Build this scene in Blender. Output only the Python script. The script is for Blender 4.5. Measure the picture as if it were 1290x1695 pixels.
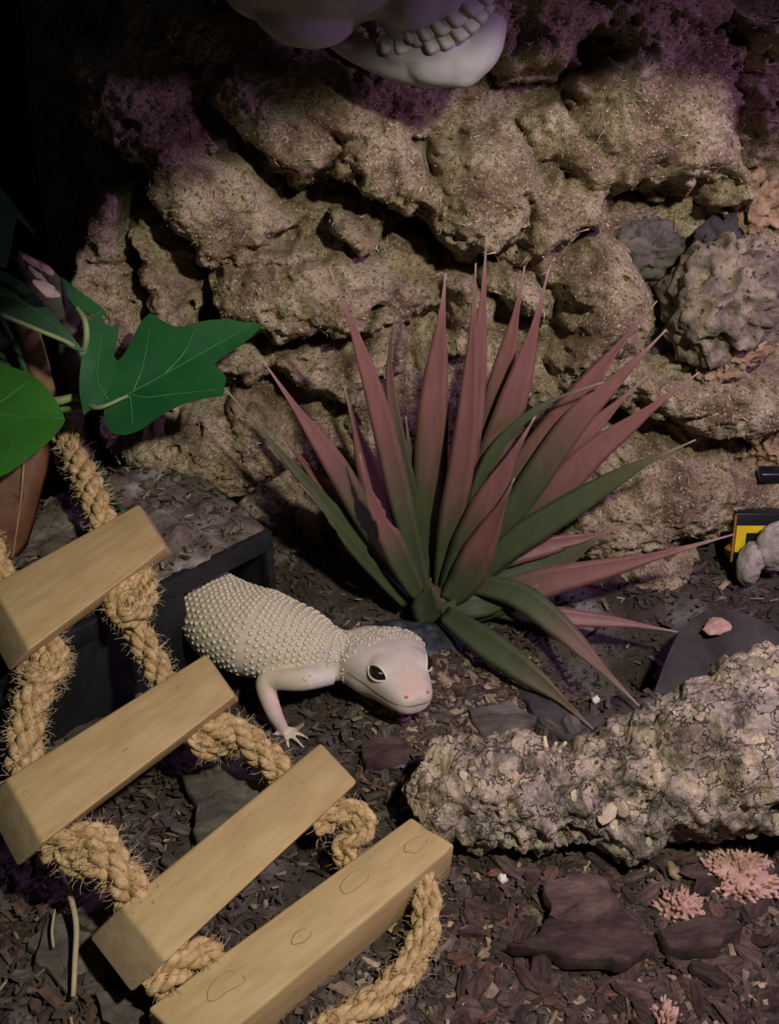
import bpy, bmesh, math, random
import numpy as np
from mathutils import Vector, Matrix
from mathutils.bvhtree import BVHTree
random.seed(7); rng = np.random.default_rng(7)
for o in list(bpy.data.objects): bpy.data.objects.remove(o)
S = bpy.context.scene
COL = S.collection
U = 0.01                                     # everything below is written in centimetres

# ------------------------------------------------------------------ camera, world, light, exposure
CAM = np.array([0.0, -27.0, 29.0]); PITCH = math.radians(38.0); FPX = 1817.0
FW = np.array([0, math.cos(PITCH), -math.sin(PITCH)]); UPV = np.array([0, math.sin(PITCH), math.cos(PITCH)]); RT = np.array([1.0, 0, 0])
cd = bpy.data.cameras.new('camera'); cam = bpy.data.objects.new('camera', cd); COL.objects.link(cam)
cam.location = Vector(CAM * U); cam.rotation_euler = (math.pi / 2 - PITCH, 0, 0)
cd.sensor_fit = 'VERTICAL'; cd.sensor_height = 24.0; cd.lens = 24.0 * FPX / 1695.0
cd.clip_start = 0.01; cd.clip_end = 20
S.camera = cam

w = bpy.data.worlds.new('world'); S.world = w; w.use_nodes = True
w.node_tree.nodes['Background'].inputs[0].default_value = (0.55, 0.52, 0.60, 1)
w.node_tree.nodes['Background'].inputs[1].default_value = 0.022

def spot(name, loc, aim, power, color, half, blend, radius):
    d = bpy.data.lights.new(name, 'SPOT'); o = bpy.data.objects.new(name, d); COL.objects.link(o)
    o.location = Vector(loc) * U
    o.rotation_euler = (Vector(aim) - Vector(loc)).to_track_quat('-Z', 'Y').to_euler()
    d.energy = power; d.color = color; d.spot_size = math.radians(2 * half); d.spot_blend = blend; d.shadow_soft_size = radius * U
    return o
spot('terrarium_lamp_offscreen', (11, -21, 37), (5, 0, 2), 4.3, (1.0, 0.92, 0.79), 28.3, 0.10, 1.0)
spot('purple_lamp_offscreen', (27, -9, 30), (9, 1, 4), 1.4, (0.76, 0.40, 1.0), 42, 0.6, 1.5)
S.view_settings.view_transform = 'Standard'; S.view_settings.look = 'None'
S.view_settings.exposure = 0.12; S.view_settings.gamma = 1.0; S.view_settings.use_curve_mapping = False

# ------------------------------------------------------------------ maths helpers
def ray(px, py):
    return FW * FPX + RT * (px - 645.0) + UPV * (847.5 - py)
def PZ(px, py, z):
    d = ray(px, py); return CAM + d * ((z - CAM[2]) / d[2])
def PY(px, py, y):
    d = ray(px, py); return CAM + d * ((y - CAM[1]) / d[1])
def PPL(px, py, o, n):
    d = ray(px, py); o = np.asarray(o, float); n = np.asarray(n, float)
    return CAM + d * (np.dot(o - CAM, n) / np.dot(d, n))
def unit(v):
    v = np.asarray(v, float); return v / (np.linalg.norm(v) + 1e-12)
def vnoise(P, seed=0):
    P = np.asarray(P, float); i = np.floor(P).astype(np.int64); f = P - i; f = f * f * (3 - 2 * f)
    def h(a, b, c):
        n = (a * 374761393 + b * 668265263 + c * 2147483647 + seed * 974634777) & 0xffffffff
        n = ((n ^ (n >> 13)) * 1274126177) & 0xffffffff
        n = ((n ^ (n >> 16)) * 2246822519) & 0xffffffff
        return ((n ^ (n >> 15)) & 0xffffff) / float(0xffffff)
    x, y, z = i[..., 0], i[..., 1], i[..., 2]; r = 0
    for a in (0, 1):
        for b in (0, 1):
            for c in (0, 1):
                wgt = (f[..., 0] if a else 1 - f[..., 0]) * (f[..., 1] if b else 1 - f[..., 1]) * (f[..., 2] if c else 1 - f[..., 2])
                r = r + wgt * h(x + a, y + b, z + c)
    return r * 2 - 1
def fbm(P, scale, octv=4, seed=0, gain=.5):
    P = np.asarray(P, float) * scale; r = 0; a = 1.0
    for k in range(octv):
        r = r + a * vnoise(P, seed + k * 17); P = P * 2.03 + 7.1; a *= gain
    return r
def catmull(pts, n):
    P = np.asarray(pts, float); m = len(P)
    if m == 2: return np.array([P[0] + (P[1] - P[0]) * t for t in np.linspace(0, 1, n)])
    E = np.vstack([2 * P[0] - P[1], P, 2 * P[-1] - P[-2]]); out = []
    for t in np.linspace(0, m - 1 - 1e-9, n):
        k = int(t); f = t - k; a, b, c, d = E[k], E[k + 1], E[k + 2], E[k + 3]
        out.append(.5 * ((2 * b) + (-a + c) * f + (2 * a - 5 * b + 4 * c - d) * f * f + (-a + 3 * b - 3 * c + d) * f ** 3))
    return np.array(out)
def frames(C, up=(0, 0, 1)):
    T = np.gradient(C, axis=0); T /= (np.linalg.norm(T, axis=1)[:, None] + 1e-12)
    N = np.zeros_like(C); v = np.asarray(up, float)
    if abs(np.dot(v, T[0])) > .95: v = np.array([0, 1.0, 0])
    for k in range(len(C)):
        v = v - np.dot(v, T[k]) * T[k]; v = v / (np.linalg.norm(v) + 1e-12); N[k] = v
    return T, N, np.cross(T, N)

# ------------------------------------------------------------------ mesh helpers: shapes are (verts, faces)
def merge(*shapes):
    V, F, o = [], [], 0
    for v, f in shapes:
        V.append(np.asarray(v, float)); F.extend([tuple(i + o for i in q) for q in f]); o += len(v)
    return (np.vstack(V), F) if V else (np.zeros((0, 3)), [])
def loft(C, rings):
    """closed tube through the rings (list of equal-sized vertex loops)"""
    n = len(rings[0]); V = np.vstack(rings); F = []
    for k in range(len(rings) - 1):
        for j in range(n):
            a = k * n + j; b = k * n + (j + 1) % n; F.append((a, b, b + n, a + n))
    F.append(tuple(range(n - 1, -1, -1))); m = (len(rings) - 1) * n; F.append(tuple(range(m, m + n)))
    return V, F
def tube(pts, radii, n=8, steps=None, up=(0, 0, 1)):
    C = catmull(pts, steps) if steps else np.asarray(pts, float)
    r = np.interp(np.linspace(0, 1, len(C)), np.linspace(0, 1, len(radii)), radii) if np.ndim(radii) else np.full(len(C), radii)
    T, N, B = frames(C, up); a = np.linspace(0, 2 * math.pi, n, endpoint=False)
    return loft(C, [C[k] + r[k] * (np.outer(np.cos(a), N[k]) + np.outer(np.sin(a), B[k])) for k in range(len(C))])
def eloft(C, W, HU, HD, n=20, up=(0, 0, 1), power=2.0, steps=None):
    """body loft: half width W, height up HU, height down HD along the curve"""
    C = np.asarray(C, float); m = steps or len(C); t0 = np.linspace(0, 1, len(C)); t1 = np.linspace(0, 1, m)
    CC = catmull(C, m); W, HU, HD = (np.interp(t1, t0, q) for q in (W, HU, HD))
    T, N, B = frames(CC, up); a = np.linspace(0, 2 * math.pi, n, endpoint=False); R = []
    for k in range(m):
        c, s = np.cos(a), np.sin(a); cc = np.sign(c) * np.abs(c) ** (2 / power); ss = np.sign(s) * np.abs(s) ** (2 / power)
        R.append(CC[k] + np.outer(cc * W[k], B[k]) + np.outer(np.where(ss > 0, ss * HU[k], ss * HD[k]), N[k]))
    return loft(CC, R)
def ellipsoid(c, axes, n=16, m=10, e=1.0):
    """axes: three world vectors"""
    c = np.asarray(c, float); A = np.asarray(axes, float); V = [c + A[2]]; F = []
    for i in range(1, m):
        p = math.pi * i / m
        for j in range(n):
            q = 2 * math.pi * j / n; x, y, z = (math.copysign(abs(w_) ** e, w_) for w_ in (math.cos(q), math.sin(q), math.cos(p))); sp = math.sin(p) ** e; V.append(c + A[0] * sp * x + A[1] * sp * y + A[2] * z)
    V.append(c - A[2])
    for j in range(n): F.append((0, 1 + j, 1 + (j + 1) % n)); F.append((len(V) - 1, 1 + (m - 2) * n + (j + 1) % n, 1 + (m - 2) * n + j))
    for i in range(m - 2):
        for j in range(n):
            a = 1 + i * n + j; b = 1 + i * n + (j + 1) % n; F.append((a, a + n, b + n, b))
    return np.array(V), F
def ball(c, r, n=12, m=8): return ellipsoid(c, np.eye(3) * r, n, m)
def hexa(corners, bevel=0.0, seg=2):
    """block from 8 corners: 0-3 top loop, 4-7 bottom loop below them"""
    bm = bmesh.new(); vs = [bm.verts.new(Vector(c)) for c in corners]
    for f in ((0, 1, 2, 3), (7, 6, 5, 4), (0, 4, 5, 1), (1, 5, 6, 2), (2, 6, 7, 3), (3, 7, 4, 0)): bm.faces.new([vs[i] for i in f])
    bmesh.ops.recalc_face_normals(bm, faces=bm.faces)
    if bevel: bmesh.ops.bevel(bm, geom=list(bm.edges), offset=bevel, segments=seg, affect='EDGES', profile=.5)
    r = np.array([v.co[:] for v in bm.verts]), [tuple(v.index for v in f.verts) for f in (bm.verts.index_update(), bm.faces)[1]]
    bm.free(); return r
def boxat(o, ex, ey, ez, bevel=.03):
    """block spanned by three world vectors from corner o"""
    o, ex, ey, ez = (np.asarray(q, float) for q in (o, ex, ey, ez))
    return hexa([o + ez, o + ez + ex, o + ez + ex + ey, o + ez + ey, o, o + ex, o + ex + ey, o + ey], bevel)
def mk(name, shape, mat, parent=None, origin=None, smooth=True, label=None, cat=None, group=None, kind=None, attr=None, autosmooth=None):
    """link ONE mesh object; shape in world centimetres"""
    V, F = shape; V = np.asarray(V, float)
    if parent is not None: org = np.array(parent['_o'])
    elif origin is not None: org = np.asarray(origin, float)
    else: org = np.array([(V[:, 0].min() + V[:, 0].max()) / 2, (V[:, 1].min() + V[:, 1].max()) / 2, V[:, 2].min()])
    me = bpy.data.meshes.new(name); me.from_pydata(((V - org) * U).tolist(), [], [tuple(int(i) for i in f) for f in F]); me.update()
    bm = bmesh.new(); bm.from_mesh(me); bmesh.ops.recalc_face_normals(bm, faces=bm.faces) if kind != 'sheet' else None; bm.to_mesh(me); bm.free()
    if smooth:
        me.polygons.foreach_set('use_smooth', [True] * len(me.polygons))
        if autosmooth:
            try: me.set_sharp_from_angle(angle=math.radians(autosmooth))
            except Exception: pass
    if attr is not None:
        for an, data in attr.items():
            a = me.color_attributes.new(an, 'FLOAT_COLOR', 'POINT'); d = np.ones((len(V), 4), np.float32); d[:, :3] = data; a.data.foreach_set('color', d.ravel())
    me.materials.append(mat); o = bpy.data.objects.new(name, me); COL.objects.link(o)
    if parent is not None: o.parent = parent
    else: o.location = Vector(org * U)
    o['_o'] = org.tolist()
    tag(o, label, cat, group, None if kind == 'sheet' else kind); return o
def tag(o, label=None, cat=None, group=None, kind=None):
    if label: o['label'] = label
    if cat: o['category'] = cat
    if group: o['group'] = group
    if kind: o['kind'] = kind
    return o
def thing(name, loc, label, cat, group=None):
    o = bpy.data.objects.new(name, None); COL.objects.link(o); o.location = Vector(np.asarray(loc, float) * U); o.empty_display_size = .01
    o['_o'] = [float(q) for q in loc]; return tag(o, label, cat, group)
def remesh(shapes, voxel, smooth=4):
    V, F = merge(*shapes); me = bpy.data.meshes.new('tmp'); me.from_pydata(V.tolist(), [], F); me.update()
    bm = bmesh.new(); bm.from_mesh(me); bmesh.ops.recalc_face_normals(bm, faces=bm.faces); bm.to_mesh(me); bm.free()
    o = bpy.data.objects.new('tmp', me); COL.objects.link(o)
    m = o.modifiers.new('r', 'REMESH'); m.mode = 'VOXEL'; m.voxel_size = voxel
    if smooth: s = o.modifiers.new('s', 'SMOOTH'); s.factor = .5; s.iterations = smooth
    dg = bpy.context.evaluated_depsgraph_get(); e = o.evaluated_get(dg); q = e.to_mesh()
    vv = np.empty(len(q.vertices) * 3, np.float64); q.vertices.foreach_get('co', vv); ff = [tuple(p.vertices) for p in q.polygons]
    e.to_mesh_clear(); bpy.data.objects.remove(o); bpy.data.meshes.remove(me)
    return vv.reshape(-1, 3), ff
def vnormals(V, F):
    me = bpy.data.meshes.new('t'); me.from_pydata(np.asarray(V).tolist(), [], F); me.update()
    n = np.empty(len(V) * 3); me.vertex_normals.foreach_get('vector', n); bpy.data.meshes.remove(me); return n.reshape(-1, 3)

# ------------------------------------------------------------------ materials
def material(name, stops, scale=1.0, detail=6, rough=.8, bump=.4, bscale=6.0, bdist=.05, attr=None, attrmix=1.0, speck=None, spec=.3, sss=0.0,
             stretch=None, rand=0.0, coat=0.0, metallic=0.0, distort=0.0, crack=None):
    """stops: [(pos, rgb)...] on a noise; speck: (rgb, scale, lo, hi) fine dots; crack: (rgb, scale, width) Voronoi edges; scales are per centimetre"""
    m = bpy.data.materials.new(name); m.use_nodes = True; nt = m.node_tree; N = nt.nodes; L = nt.links
    b = N['Principled BSDF']; b.inputs['Roughness'].default_value = rough; b.inputs['Specular IOR Level'].default_value = spec; b.inputs['Metallic'].default_value = metallic
    tc = N.new('ShaderNodeTexCoord'); mp = N.new('ShaderNodeMapping'); L.new(tc.outputs['Object'], mp.inputs[0])
    st = stretch or (1, 1, 1); mp.inputs['Scale'].default_value = tuple(100.0 * q for q in st)
    def noise(sc, det=6, ro=.6):
        n = N.new('ShaderNodeTexNoise'); n.inputs['Scale'].default_value = sc; n.inputs['Detail'].default_value = det; n.inputs['Roughness'].default_value = ro
        n.inputs['Distortion'].default_value = distort; L.new(mp.outputs[0], n.inputs['Vector']); return n.outputs[0]
    def mix(fac, a, c, mode='MIX'):
        x = N.new('ShaderNodeMix'); x.data_type = 'RGBA'; x.blend_type = mode
        if isinstance(fac, (int, float)): x.inputs[0].default_value = fac
        else: L.new(fac, x.inputs[0])
        for s, v in ((6, a), (7, c)):
            if isinstance(v, tuple): x.inputs[s].default_value = (*v, 1)
            else: L.new(v, x.inputs[s])
        return x.outputs[2]
    r = N.new('ShaderNodeValToRGB'); el = r.color_ramp.elements
    while len(el) < len(stops): el.new(.5)
    for e, (p, c) in zip(el, stops): e.position = p; e.color = (*c, 1)
    L.new(noise(scale, detail), r.inputs[0]); col = r.outputs[0]
    if attr:
        a = N.new('ShaderNodeAttribute'); a.attribute_name = attr; col = mix(attrmix, col, a.outputs['Color'], 'MULTIPLY' if attrmix < 0 else 'MIX') if attrmix != 'mul' else mix(1.0, col, a.outputs['Color'], 'MULTIPLY')
    hs = []
    if speck:
        for sp in (speck if isinstance(speck, list) else [speck]):
            q = N.new('ShaderNodeMapRange'); q.inputs[1].default_value = sp[2]; q.inputs[2].default_value = sp[3]; L.new(noise(sp[1], 3), q.inputs[0]); col = mix(q.outputs[0], col, sp[0])
    if crack:
        v = N.new('ShaderNodeTexVoronoi'); v.feature = 'DISTANCE_TO_EDGE'; v.inputs['Scale'].default_value = crack[1]
        nn = N.new('ShaderNodeTexNoise'); nn.inputs['Scale'].default_value = crack[1] * 1.5; L.new(mp.outputs[0], nn.inputs['Vector'])
        ad = N.new('ShaderNodeMix'); ad.data_type = 'RGBA'; ad.inputs[0].default_value = .45; L.new(mp.outputs[0], ad.inputs[6]); L.new(nn.outputs[1], ad.inputs[7]); L.new(ad.outputs[2], v.inputs['Vector'])
        q = N.new('ShaderNodeMapRange'); q.inputs[1].default_value = 0; q.inputs[2].default_value = crack[2]; L.new(v.outputs[0], q.inputs[0])
        col = mix(q.outputs[0], crack[0], col); hs.append(q.outputs[0])
    if rand:
        oi = N.new('ShaderNodeObjectInfo'); hv = N.new('ShaderNodeHueSaturation'); q = N.new('ShaderNodeMapRange'); q.inputs[3].default_value = 1 - rand; q.inputs[4].default_value = 1 + rand
        L.new(oi.outputs['Random'], q.inputs[0]); L.new(q.outputs[0], hv.inputs['Value']); L.new(col, hv.inputs['Color']); col = hv.outputs[0]
    L.new(col, b.inputs['Base Color'])
    if bump:
        bp = N.new('ShaderNodeBump'); bp.inputs['Strength'].default_value = bump; bp.inputs['Distance'].default_value = bdist * U; hh = noise(bscale, 6, .65)
        if hs:
            ma = N.new('ShaderNodeMath'); ma.operation = 'ADD'; L.new(hh, ma.inputs[0]); L.new(hs[0], ma.inputs[1]); hh = ma.outputs[0]
        L.new(hh, bp.inputs['Height']); L.new(bp.outputs[0], b.inputs['Normal'])
    if sss:
        b.inputs['Subsurface Weight'].default_value = sss; b.inputs['Subsurface Radius'].default_value = (1, .5, .35); b.inputs['Subsurface Scale'].default_value = .25 * U
    if coat: b.inputs['Coat Weight'].default_value = coat
    return m
M = {}
M['wall'] = material('coir_coated_foam', [(.36, (.20, .125, .07)), (.48, (.46, .355, .21)), (.62, (.74, .625, .41))], .5, 10, .9, 1.0, 9, .22,
                     speck=[((.26, .17, .10), 4.5, .54, .66), ((.06, .038, .024), 10, .57, .66), ((.92, .87, .76), 11, .585, .68)], spec=.35)
M['fibre'] = material('coir_fibre', [(.3, (.45, .35, .20)), (.7, (.78, .68, .50))], 3, 2, .8, 0)
M['soil'] = material('dark_soil', [(.30, (.030, .022, .018)), (.50, (.085, .070, .056)), (.68, (.24, .23, .22))], .30, 9, .95, .9, 8, .12,
                     speck=[((.016, .012, .010), 5, .56, .68), ((.30, .26, .20), 9, .70, .78)])
M['dust'] = material('dusty_soil', [(.30, (.06, .045, .033)), (.52, (.17, .14, .11)), (.70, (.40, .39, .37))], .7, 10, .95, .9, 8, .1,
                     speck=[((.03, .022, .016), 4, .58, .68), ((.45, .43, .38), 8, .68, .78)])
M['litter'] = material('bark_shreds', [(.3, (.5, .5, .5)), (.7, (1, 1, 1))], 3, 4, .9, .3, 9, .03, attr='col', attrmix='mul')
M['chip'] = material('bark_chip', [(.30, (.030, .018, .016)), (.52, (.085, .052, .045)), (.75, (.16, .105, .092))], 1.2, 8, .85, .7, 6, .08, stretch=(1, 3, 1), rand=.45)
M['chip_red'] = material('reddish_bark_chip', [(.30, (.07, .034, .024)), (.52, (.16, .085, .058)), (.75, (.28, .165, .11))], 1.2, 8, .85, .7, 6, .08, stretch=(1, 3, 1), rand=.4)
M['chip_tan'] = material('tan_wood_chip', [(.30, (.22, .14, .08)), (.52, (.38, .27, .17)), (.75, (.55, .42, .28))], 1.2, 8, .85, .7, 6, .08, stretch=(1, 3, 1), rand=.3)
M['bark'] = material('grey_bark', [(.30, (.05, .042, .034)), (.52, (.13, .115, .098)), (.75, (.23, .21, .18))], .8, 9, .9, .8, 5, .1, stretch=(1, 2.2, 1))
M['black_glass'] = material('black_glass', [(0, (.006, .007, .007)), (1, (.010, .012, .011))], 1, 2, .35, 0)
M['plastic'] = material('black_plastic', [(.3, (.010, .011, .012)), (.7, (.020, .021, .023))], 1.5, 5, .55, .1, 8, .02, speck=((.10, .10, .10), 5, .66, .80), spec=.4)
M['wood'] = material('rung_wood', [(.25, (.39, .28, .12)), (.50, (.48, .36, .165)), (.75, (.55, .43, .21))], 1.2, 8, .6, .35, 9, .03, stretch=(.5, 2.2, 2.2), speck=((.24, .13, .05), 3.2, .68, .80))
M['wood_end'] = material('rung_end_grain', [(.3, (.40, .30, .16)), (.7, (.53, .42, .26))], 2.5, 5, .7, .25, 6, .03)
M['stain'] = material('wood_stain', [(.3, (.33, .215, .085)), (.7, (.42, .295, .13))], 3, 4, .7, 0)
M['rope'] = material('jute_rope', [(.28, (.30, .19, .075)), (.5, (.52, .37, .17)), (.74, (.70, .56, .32))], 4, 6, .85, .8, 10, .05, attr=None)
M['fuzz'] = material('jute_fuzz', [(.3, (.36, .26, .13)), (.7, (.62, .50, .30))], 3, 2, .8, 0)
M['ivy'] = material('ivy_green', [(.3, (.008, .070, .018)), (.7, (.014, .105, .026))], .8, 4, .5, .15, 3, .03, spec=.35)
M['ivy_bright'] = material('ivy_bright_green', [(.3, (.022, .105, .010)), (.7, (.032, .150, .016))], .8, 4, .5, .15, 3, .03, spec=.35)
M['ivy_olive'] = material('ivy_dull_green', [(.3, (.016, .060, .022)), (.7, (.035, .095, .038))], .8, 4, .55, .15, 3, .03, spec=.35)
M['petiole'] = material('pale_green_stem', [(.3, (.16, .24, .10)), (.7, (.25, .33, .15))], 2, 3, .55, .1)
M['vein'] = material('leaf_vein', [(.3, (.04, .17, .045)), (.7, (.06, .22, .065))], 2, 3, .5, 0)
M['agave'] = material('agave_leaf', [(.3, (.82, .82, .82)), (.7, (1.05, 1.05, 1.05))], 1.5, 5, .5, .12, 6, .02, attr='col', attrmix='mul', spec=.35, stretch=(2, 2, .6))
M['agave_base'] = material('agave_crown', [(.3, (.045, .035, .022)), (.7, (.10, .075, .045))], 2, 5, .8, .4)
M['dry_leaf'] = material('dried_leaf', [(.3, (.075, .030, .012)), (.7, (.16, .075, .030))], .8, 6, .6, .4, 4, .05)
M['stem_wood'] = material('brown_stem', [(.3, (.22, .135, .07)), (.7, (.36, .24, .14))], 1.2, 6, .8, .5, 5, .05, stretch=(3, 3, .6))
M['bone'] = material('skull_resin', [(.3, (.36, .345, .335)), (.7, (.46, .445, .43))], .8, 6, .6, .25, 4, .04)
M['tooth'] = material('tooth', [(.3, (.40, .38, .33)), (.7, (.50, .475, .42))], 1.5, 4, .5, .15)
M['lichen'] = material('lichen_bark', [(.36, (.26, .25, .25)), (.45, (.62, .61, .60)), (.53, (1.0, .99, .96)), (.72, (1.2, 1.18, 1.08))], 1.0, 10, .95, 1.0, 6, .20, attr='col', attrmix='mul', crack=((.20, .165, .13), 2.0, .03),
                       speck=[((.075, .06, .05), 4.2, .585, .67), ((.82, .75, .62), 9, .62, .72)], distort=.5)
M['flake'] = material('lichen_flake', [(.3, (.52, .43, .32)), (.7, (.76, .65, .47))], 1.5, 7, .95, .8, 6, .08, rand=.18, speck=((.20, .16, .12), 5, .62, .74))
M['cork'] = material('cork_bark', [(.30, (.06, .045, .035)), (.48, (.28, .23, .17)), (.70, (.55, .45, .32))], 1.1, 10, .95, 1.0, 5, .16, speck=[((.05, .038, .03), 4, .58, .68)], distort=.4)
M['cork_tan'] = material('tan_cork', [(.28, (.14, .085, .05)), (.5, (.40, .27, .165)), (.74, (.58, .43, .29))], 1.4, 9, .95, 1.0, 5, .14, speck=[((.06, .035, .025), 4, .60, .70)])
M['moss'] = material('pink_dried_moss', [(.3, (.36, .20, .16)), (.7, (.64, .43, .36))], 2, 5, .9, .5, 7, .06)
M['slate'] = material('dark_slate', [(.3, (.035, .030, .034)), (.7, (.085, .072, .078))], .8, 8, .85, .6, 4, .07)
M['gritty'] = material('gritty_stone', [(.34, (.012, .016, .020)), (.55, (.045, .055, .065)), (.75, (.16, .18, .20))], 2.0, 9, .9, .9, 7, .08)
M['pale_rock'] = material('pale_rock', [(.3, (.30, .26, .23)), (.7, (.52, .47, .43))], 1.5, 8, .9, .8, 5, .1, speck=((.10, .08, .07), 5, .6, .72))
M['yellow'] = material('yellow_print', [(.3, (.62, .44, .010)), (.7, (.80, .60, .020))], 1, 3, .5, .05)
M['glossy_black'] = material('glossy_black', [(0, (.008, .009, .012)), (1, (.014, .016, .02))], 1, 3, .3, .05, spec=.5)
M['amber'] = material('amber_plastic', [(.3, (.30, .11, .01)), (.7, (.42, .18, .02))], 1, 3, .4, 0)
M['gecko'] = material('gecko_skin', [(.3, (.90, .90, .90)), (.7, (1.06, 1.06, 1.06))], 3, 5, .6, .35, 16, .02, attr='col', attrmix='mul', sss=.10, spec=.3)
M['tubercle'] = material('gecko_tubercle', [(.3, (.60, .54, .38)), (.7, (.72, .66, .50))], 2, 3, .6, 0, sss=.2)
M['eyelid'] = material('eyelid_rim', [(.3, (.66, .62, .54)), (.7, (.74, .70, .62))], 3, 2, .55, 0)
M['eye'] = material('dark_eye', [(.3, (.006, .006, .003)), (.7, (.020, .018, .008))], 4, 4, .12, 0, spec=.6)
M['mouth'] = material('mouth_crease', [(0, (.17, .12, .10)), (1, (.22, .16, .13))], 3, 2, .7, 0)
M['nostril'] = material('nostril_pink', [(0, (.42, .10, .10)), (1, (.52, .15, .14))], 3, 2, .5, 0)
M['white'] = material('white_grain', [(.3, (.70, .68, .66)), (.7, (.82, .80, .78))], 4, 3, .8, .3)
M['straw'] = material('straw', [(.3, (.38, .30, .20)), (.7, (.52, .43, .31))], 2, 3, .7, .1)

# ------------------------------------------------------------------ setting: floor
def fz(x, y):
    x = np.asarray(x, float); y = np.asarray(y, float); P = np.stack([x, y, np.zeros_like(x)], -1)
    return .38 * fbm(P, .22, 3, 3) + .16 * fbm(P, 1.1, 3, 5) + .05 * np.maximum(y - 6, 0) - 3.4 * np.exp(-(((x - 9.4) / 3.0) ** 4 + ((y - 1.9) / 1.9) ** 4))
gx, gy = np.meshgrid(np.linspace(-24, 24, 321), np.linspace(-20, 18, 255)); P0 = np.stack([gx, gy, gx * 0], -1)
gz = fz(gx, gy) + .10 * fbm(P0, 2.6, 3, 8)
def gridmesh(X, Y, Z):
    h, w_ = X.shape; V = np.stack([X, Y, Z], -1).reshape(-1, 3); i = np.arange(h * w_).reshape(h, w_)
    F = np.stack([i[:-1, :-1], i[:-1, 1:], i[1:, 1:], i[1:, :-1]], -1).reshape(-1, 4); return V, F.tolist()
floor = mk('floor', gridmesh(gx, gy, gz), M['soil'], kind='structure', origin=(0, 0, 0), label='dark brown loose soil and bark substrate of the terrarium')
def fz1(x, y): return float(fz(np.array([x]), np.array([y]))[0])

# ------------------------------------------------------------------ setting: sculpted back wall, one rock per bulge
LEAN = math.radians(15); WO = np.array([0, 8.2, 0.0]); WV = np.array([0, math.sin(LEAN), math.cos(LEAN)]); WN = np.array([0, -math.cos(LEAN), math.sin(LEAN)])
# pixel centre x, y, radius along, radius across, turn in degrees (clockwise in the picture), height in cm, squareness
LOBES = [(318, 318, 175, 92, 47, 2.9, 2.4), (520, 495, 205, 68, 8, 2.9, 2.4), (490, 245, 92, 88, 20, 2.7, 2.2), (628, 268, 80, 72, -15, 2.9, 2.2), (692, 318, 40, 46, 0, 2.8, 2),
         (808, 318, 112, 112, 60, 3.4, 2.3), (1110, 205, 150, 138, -60, 3.6, 2.3), (935, 372, 92, 60, -15, 2.9, 2.2), (1000, 535, 92, 125, 15, 3.0, 2.4), (1155, 668, 175, 72, 12, 3.4, 2.4),
         (1075, 838, 185, 105, -12, 3.2, 2.4), (160, 400, 46, 80, 8, 2.2, 2.2), (148, 492, 42, 62, 0, 2.4, 2.2), (268, 470, 42, 125, -28, 2.2, 2.2), (212, 540, 34, 85, -14, 2.3, 2.2),
         (220, 150, 120, 95, 20, 2.0, 2.2), (525, 150, 200, 70, 8, 2.4, 2.4), (905, 95, 82, 58, -10, 2.6, 2.2), (1262, 70, 62, 42, -20, 3.4, 2.2), (330, 762, 150, 60, -4, 2.6, 2.4),
         (432, 735, 52, 70, -30, 2.5, 2.2), (600, 402, 62, 42, -12, 2.6, 2.2), (1070, 950, 110, 50, -8, 2.6, 2.2), (910, 20, 110, 52, 0, 2.4, 2.2), (1110, 20, 130, 52, 0, 2.4, 2.2), (1200, 300, 62, 50, -20, 2.7, 2.2),
         (560, 640, 60, 44, 20, 1.5, 2.2), (640, 590, 48, 60, 0, 1.5, 2.2), (500, 600, 52, 42, 15, 1.7, 2.2), (760, 520, 40, 80, 5, 1.4, 2.2), (880, 470, 70, 60, -10, 1.9, 2.2), (690, 480, 45, 60, 0, 1.2, 2.2),
         (930, 640, 60, 80, 10, 1.3, 2.2), (620, 730, 55, 70, 10, .9, 2.2), (540, 900, 60, 60, 0, 1.0, 2.2), (960, 260, 60, 80, -30, 2.6, 2.2), (420, 120, 80, 70, 0, 1.8, 2.2), (310, 40, 140, 60, 0, 1.9, 2.2),
         (1260, 480, 90, 110, 0, 1.6, 2.2), (1270, 250, 50, 90, 0, 1.2, 2.2), (380, 590, 90, 42, 20, 1.3, 2.2), (720, 60, 150, 60, 5, 2.0, 2.2), (1250, 830, 90, 70, 0, 1.6, 2.2), (700, 850, 90, 80, 0, .7, 2.2)]
nu, nv = 440, 400
uu, vv = np.meshgrid(np.linspace(-14.1, 20, nu), np.linspace(-1.0, 25, nv))
Pw = np.stack([uu, vv, uu * 0], -1)
wx = uu + .6 * fbm(Pw, .42, 3, 21) + .26 * fbm(Pw, 1.7, 3, 22); wv = vv + .55 * fbm(Pw, .42, 3, 31) + .26 * fbm(Pw, 1.7, 3, 32)
H = .55 * fbm(Pw, .35, 3, 41) - .7; KS = 3.0; ACC = np.exp(KS * H); ID = np.full(H.shape, -1)
for k, (cx, cy, rx, ry, rot, hh, pw) in enumerate(LOBES):
    c = PPL(cx, cy, WO + WN * hh * .55, WN); cu = c[0]; cv = np.dot(c - WO, WV); dist = np.dot(c - CAM, FW); a = math.radians(rot)
    du = (wx - cu) / (dist / FPX); dv = -(wv - cv) / (dist / FPX)
    p = (du * math.cos(a) + dv * math.sin(a)) / rx; q = (-du * math.sin(a) + dv * math.cos(a)) / ry
    d = (np.abs(p) ** pw + np.abs(q) ** pw) ** (1 / pw)
    h = np.where(d < 1.25, hh * np.sign(1 - d) * np.abs(1 - np.clip(d, 0, 1.25) ** 2.3) ** .55, -9)
    m_ = h > H; ID = np.where(m_, k, ID); ACC = ACC + np.exp(KS * h); H = np.maximum(H, h)
H = np.log(ACC) / KS
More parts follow.
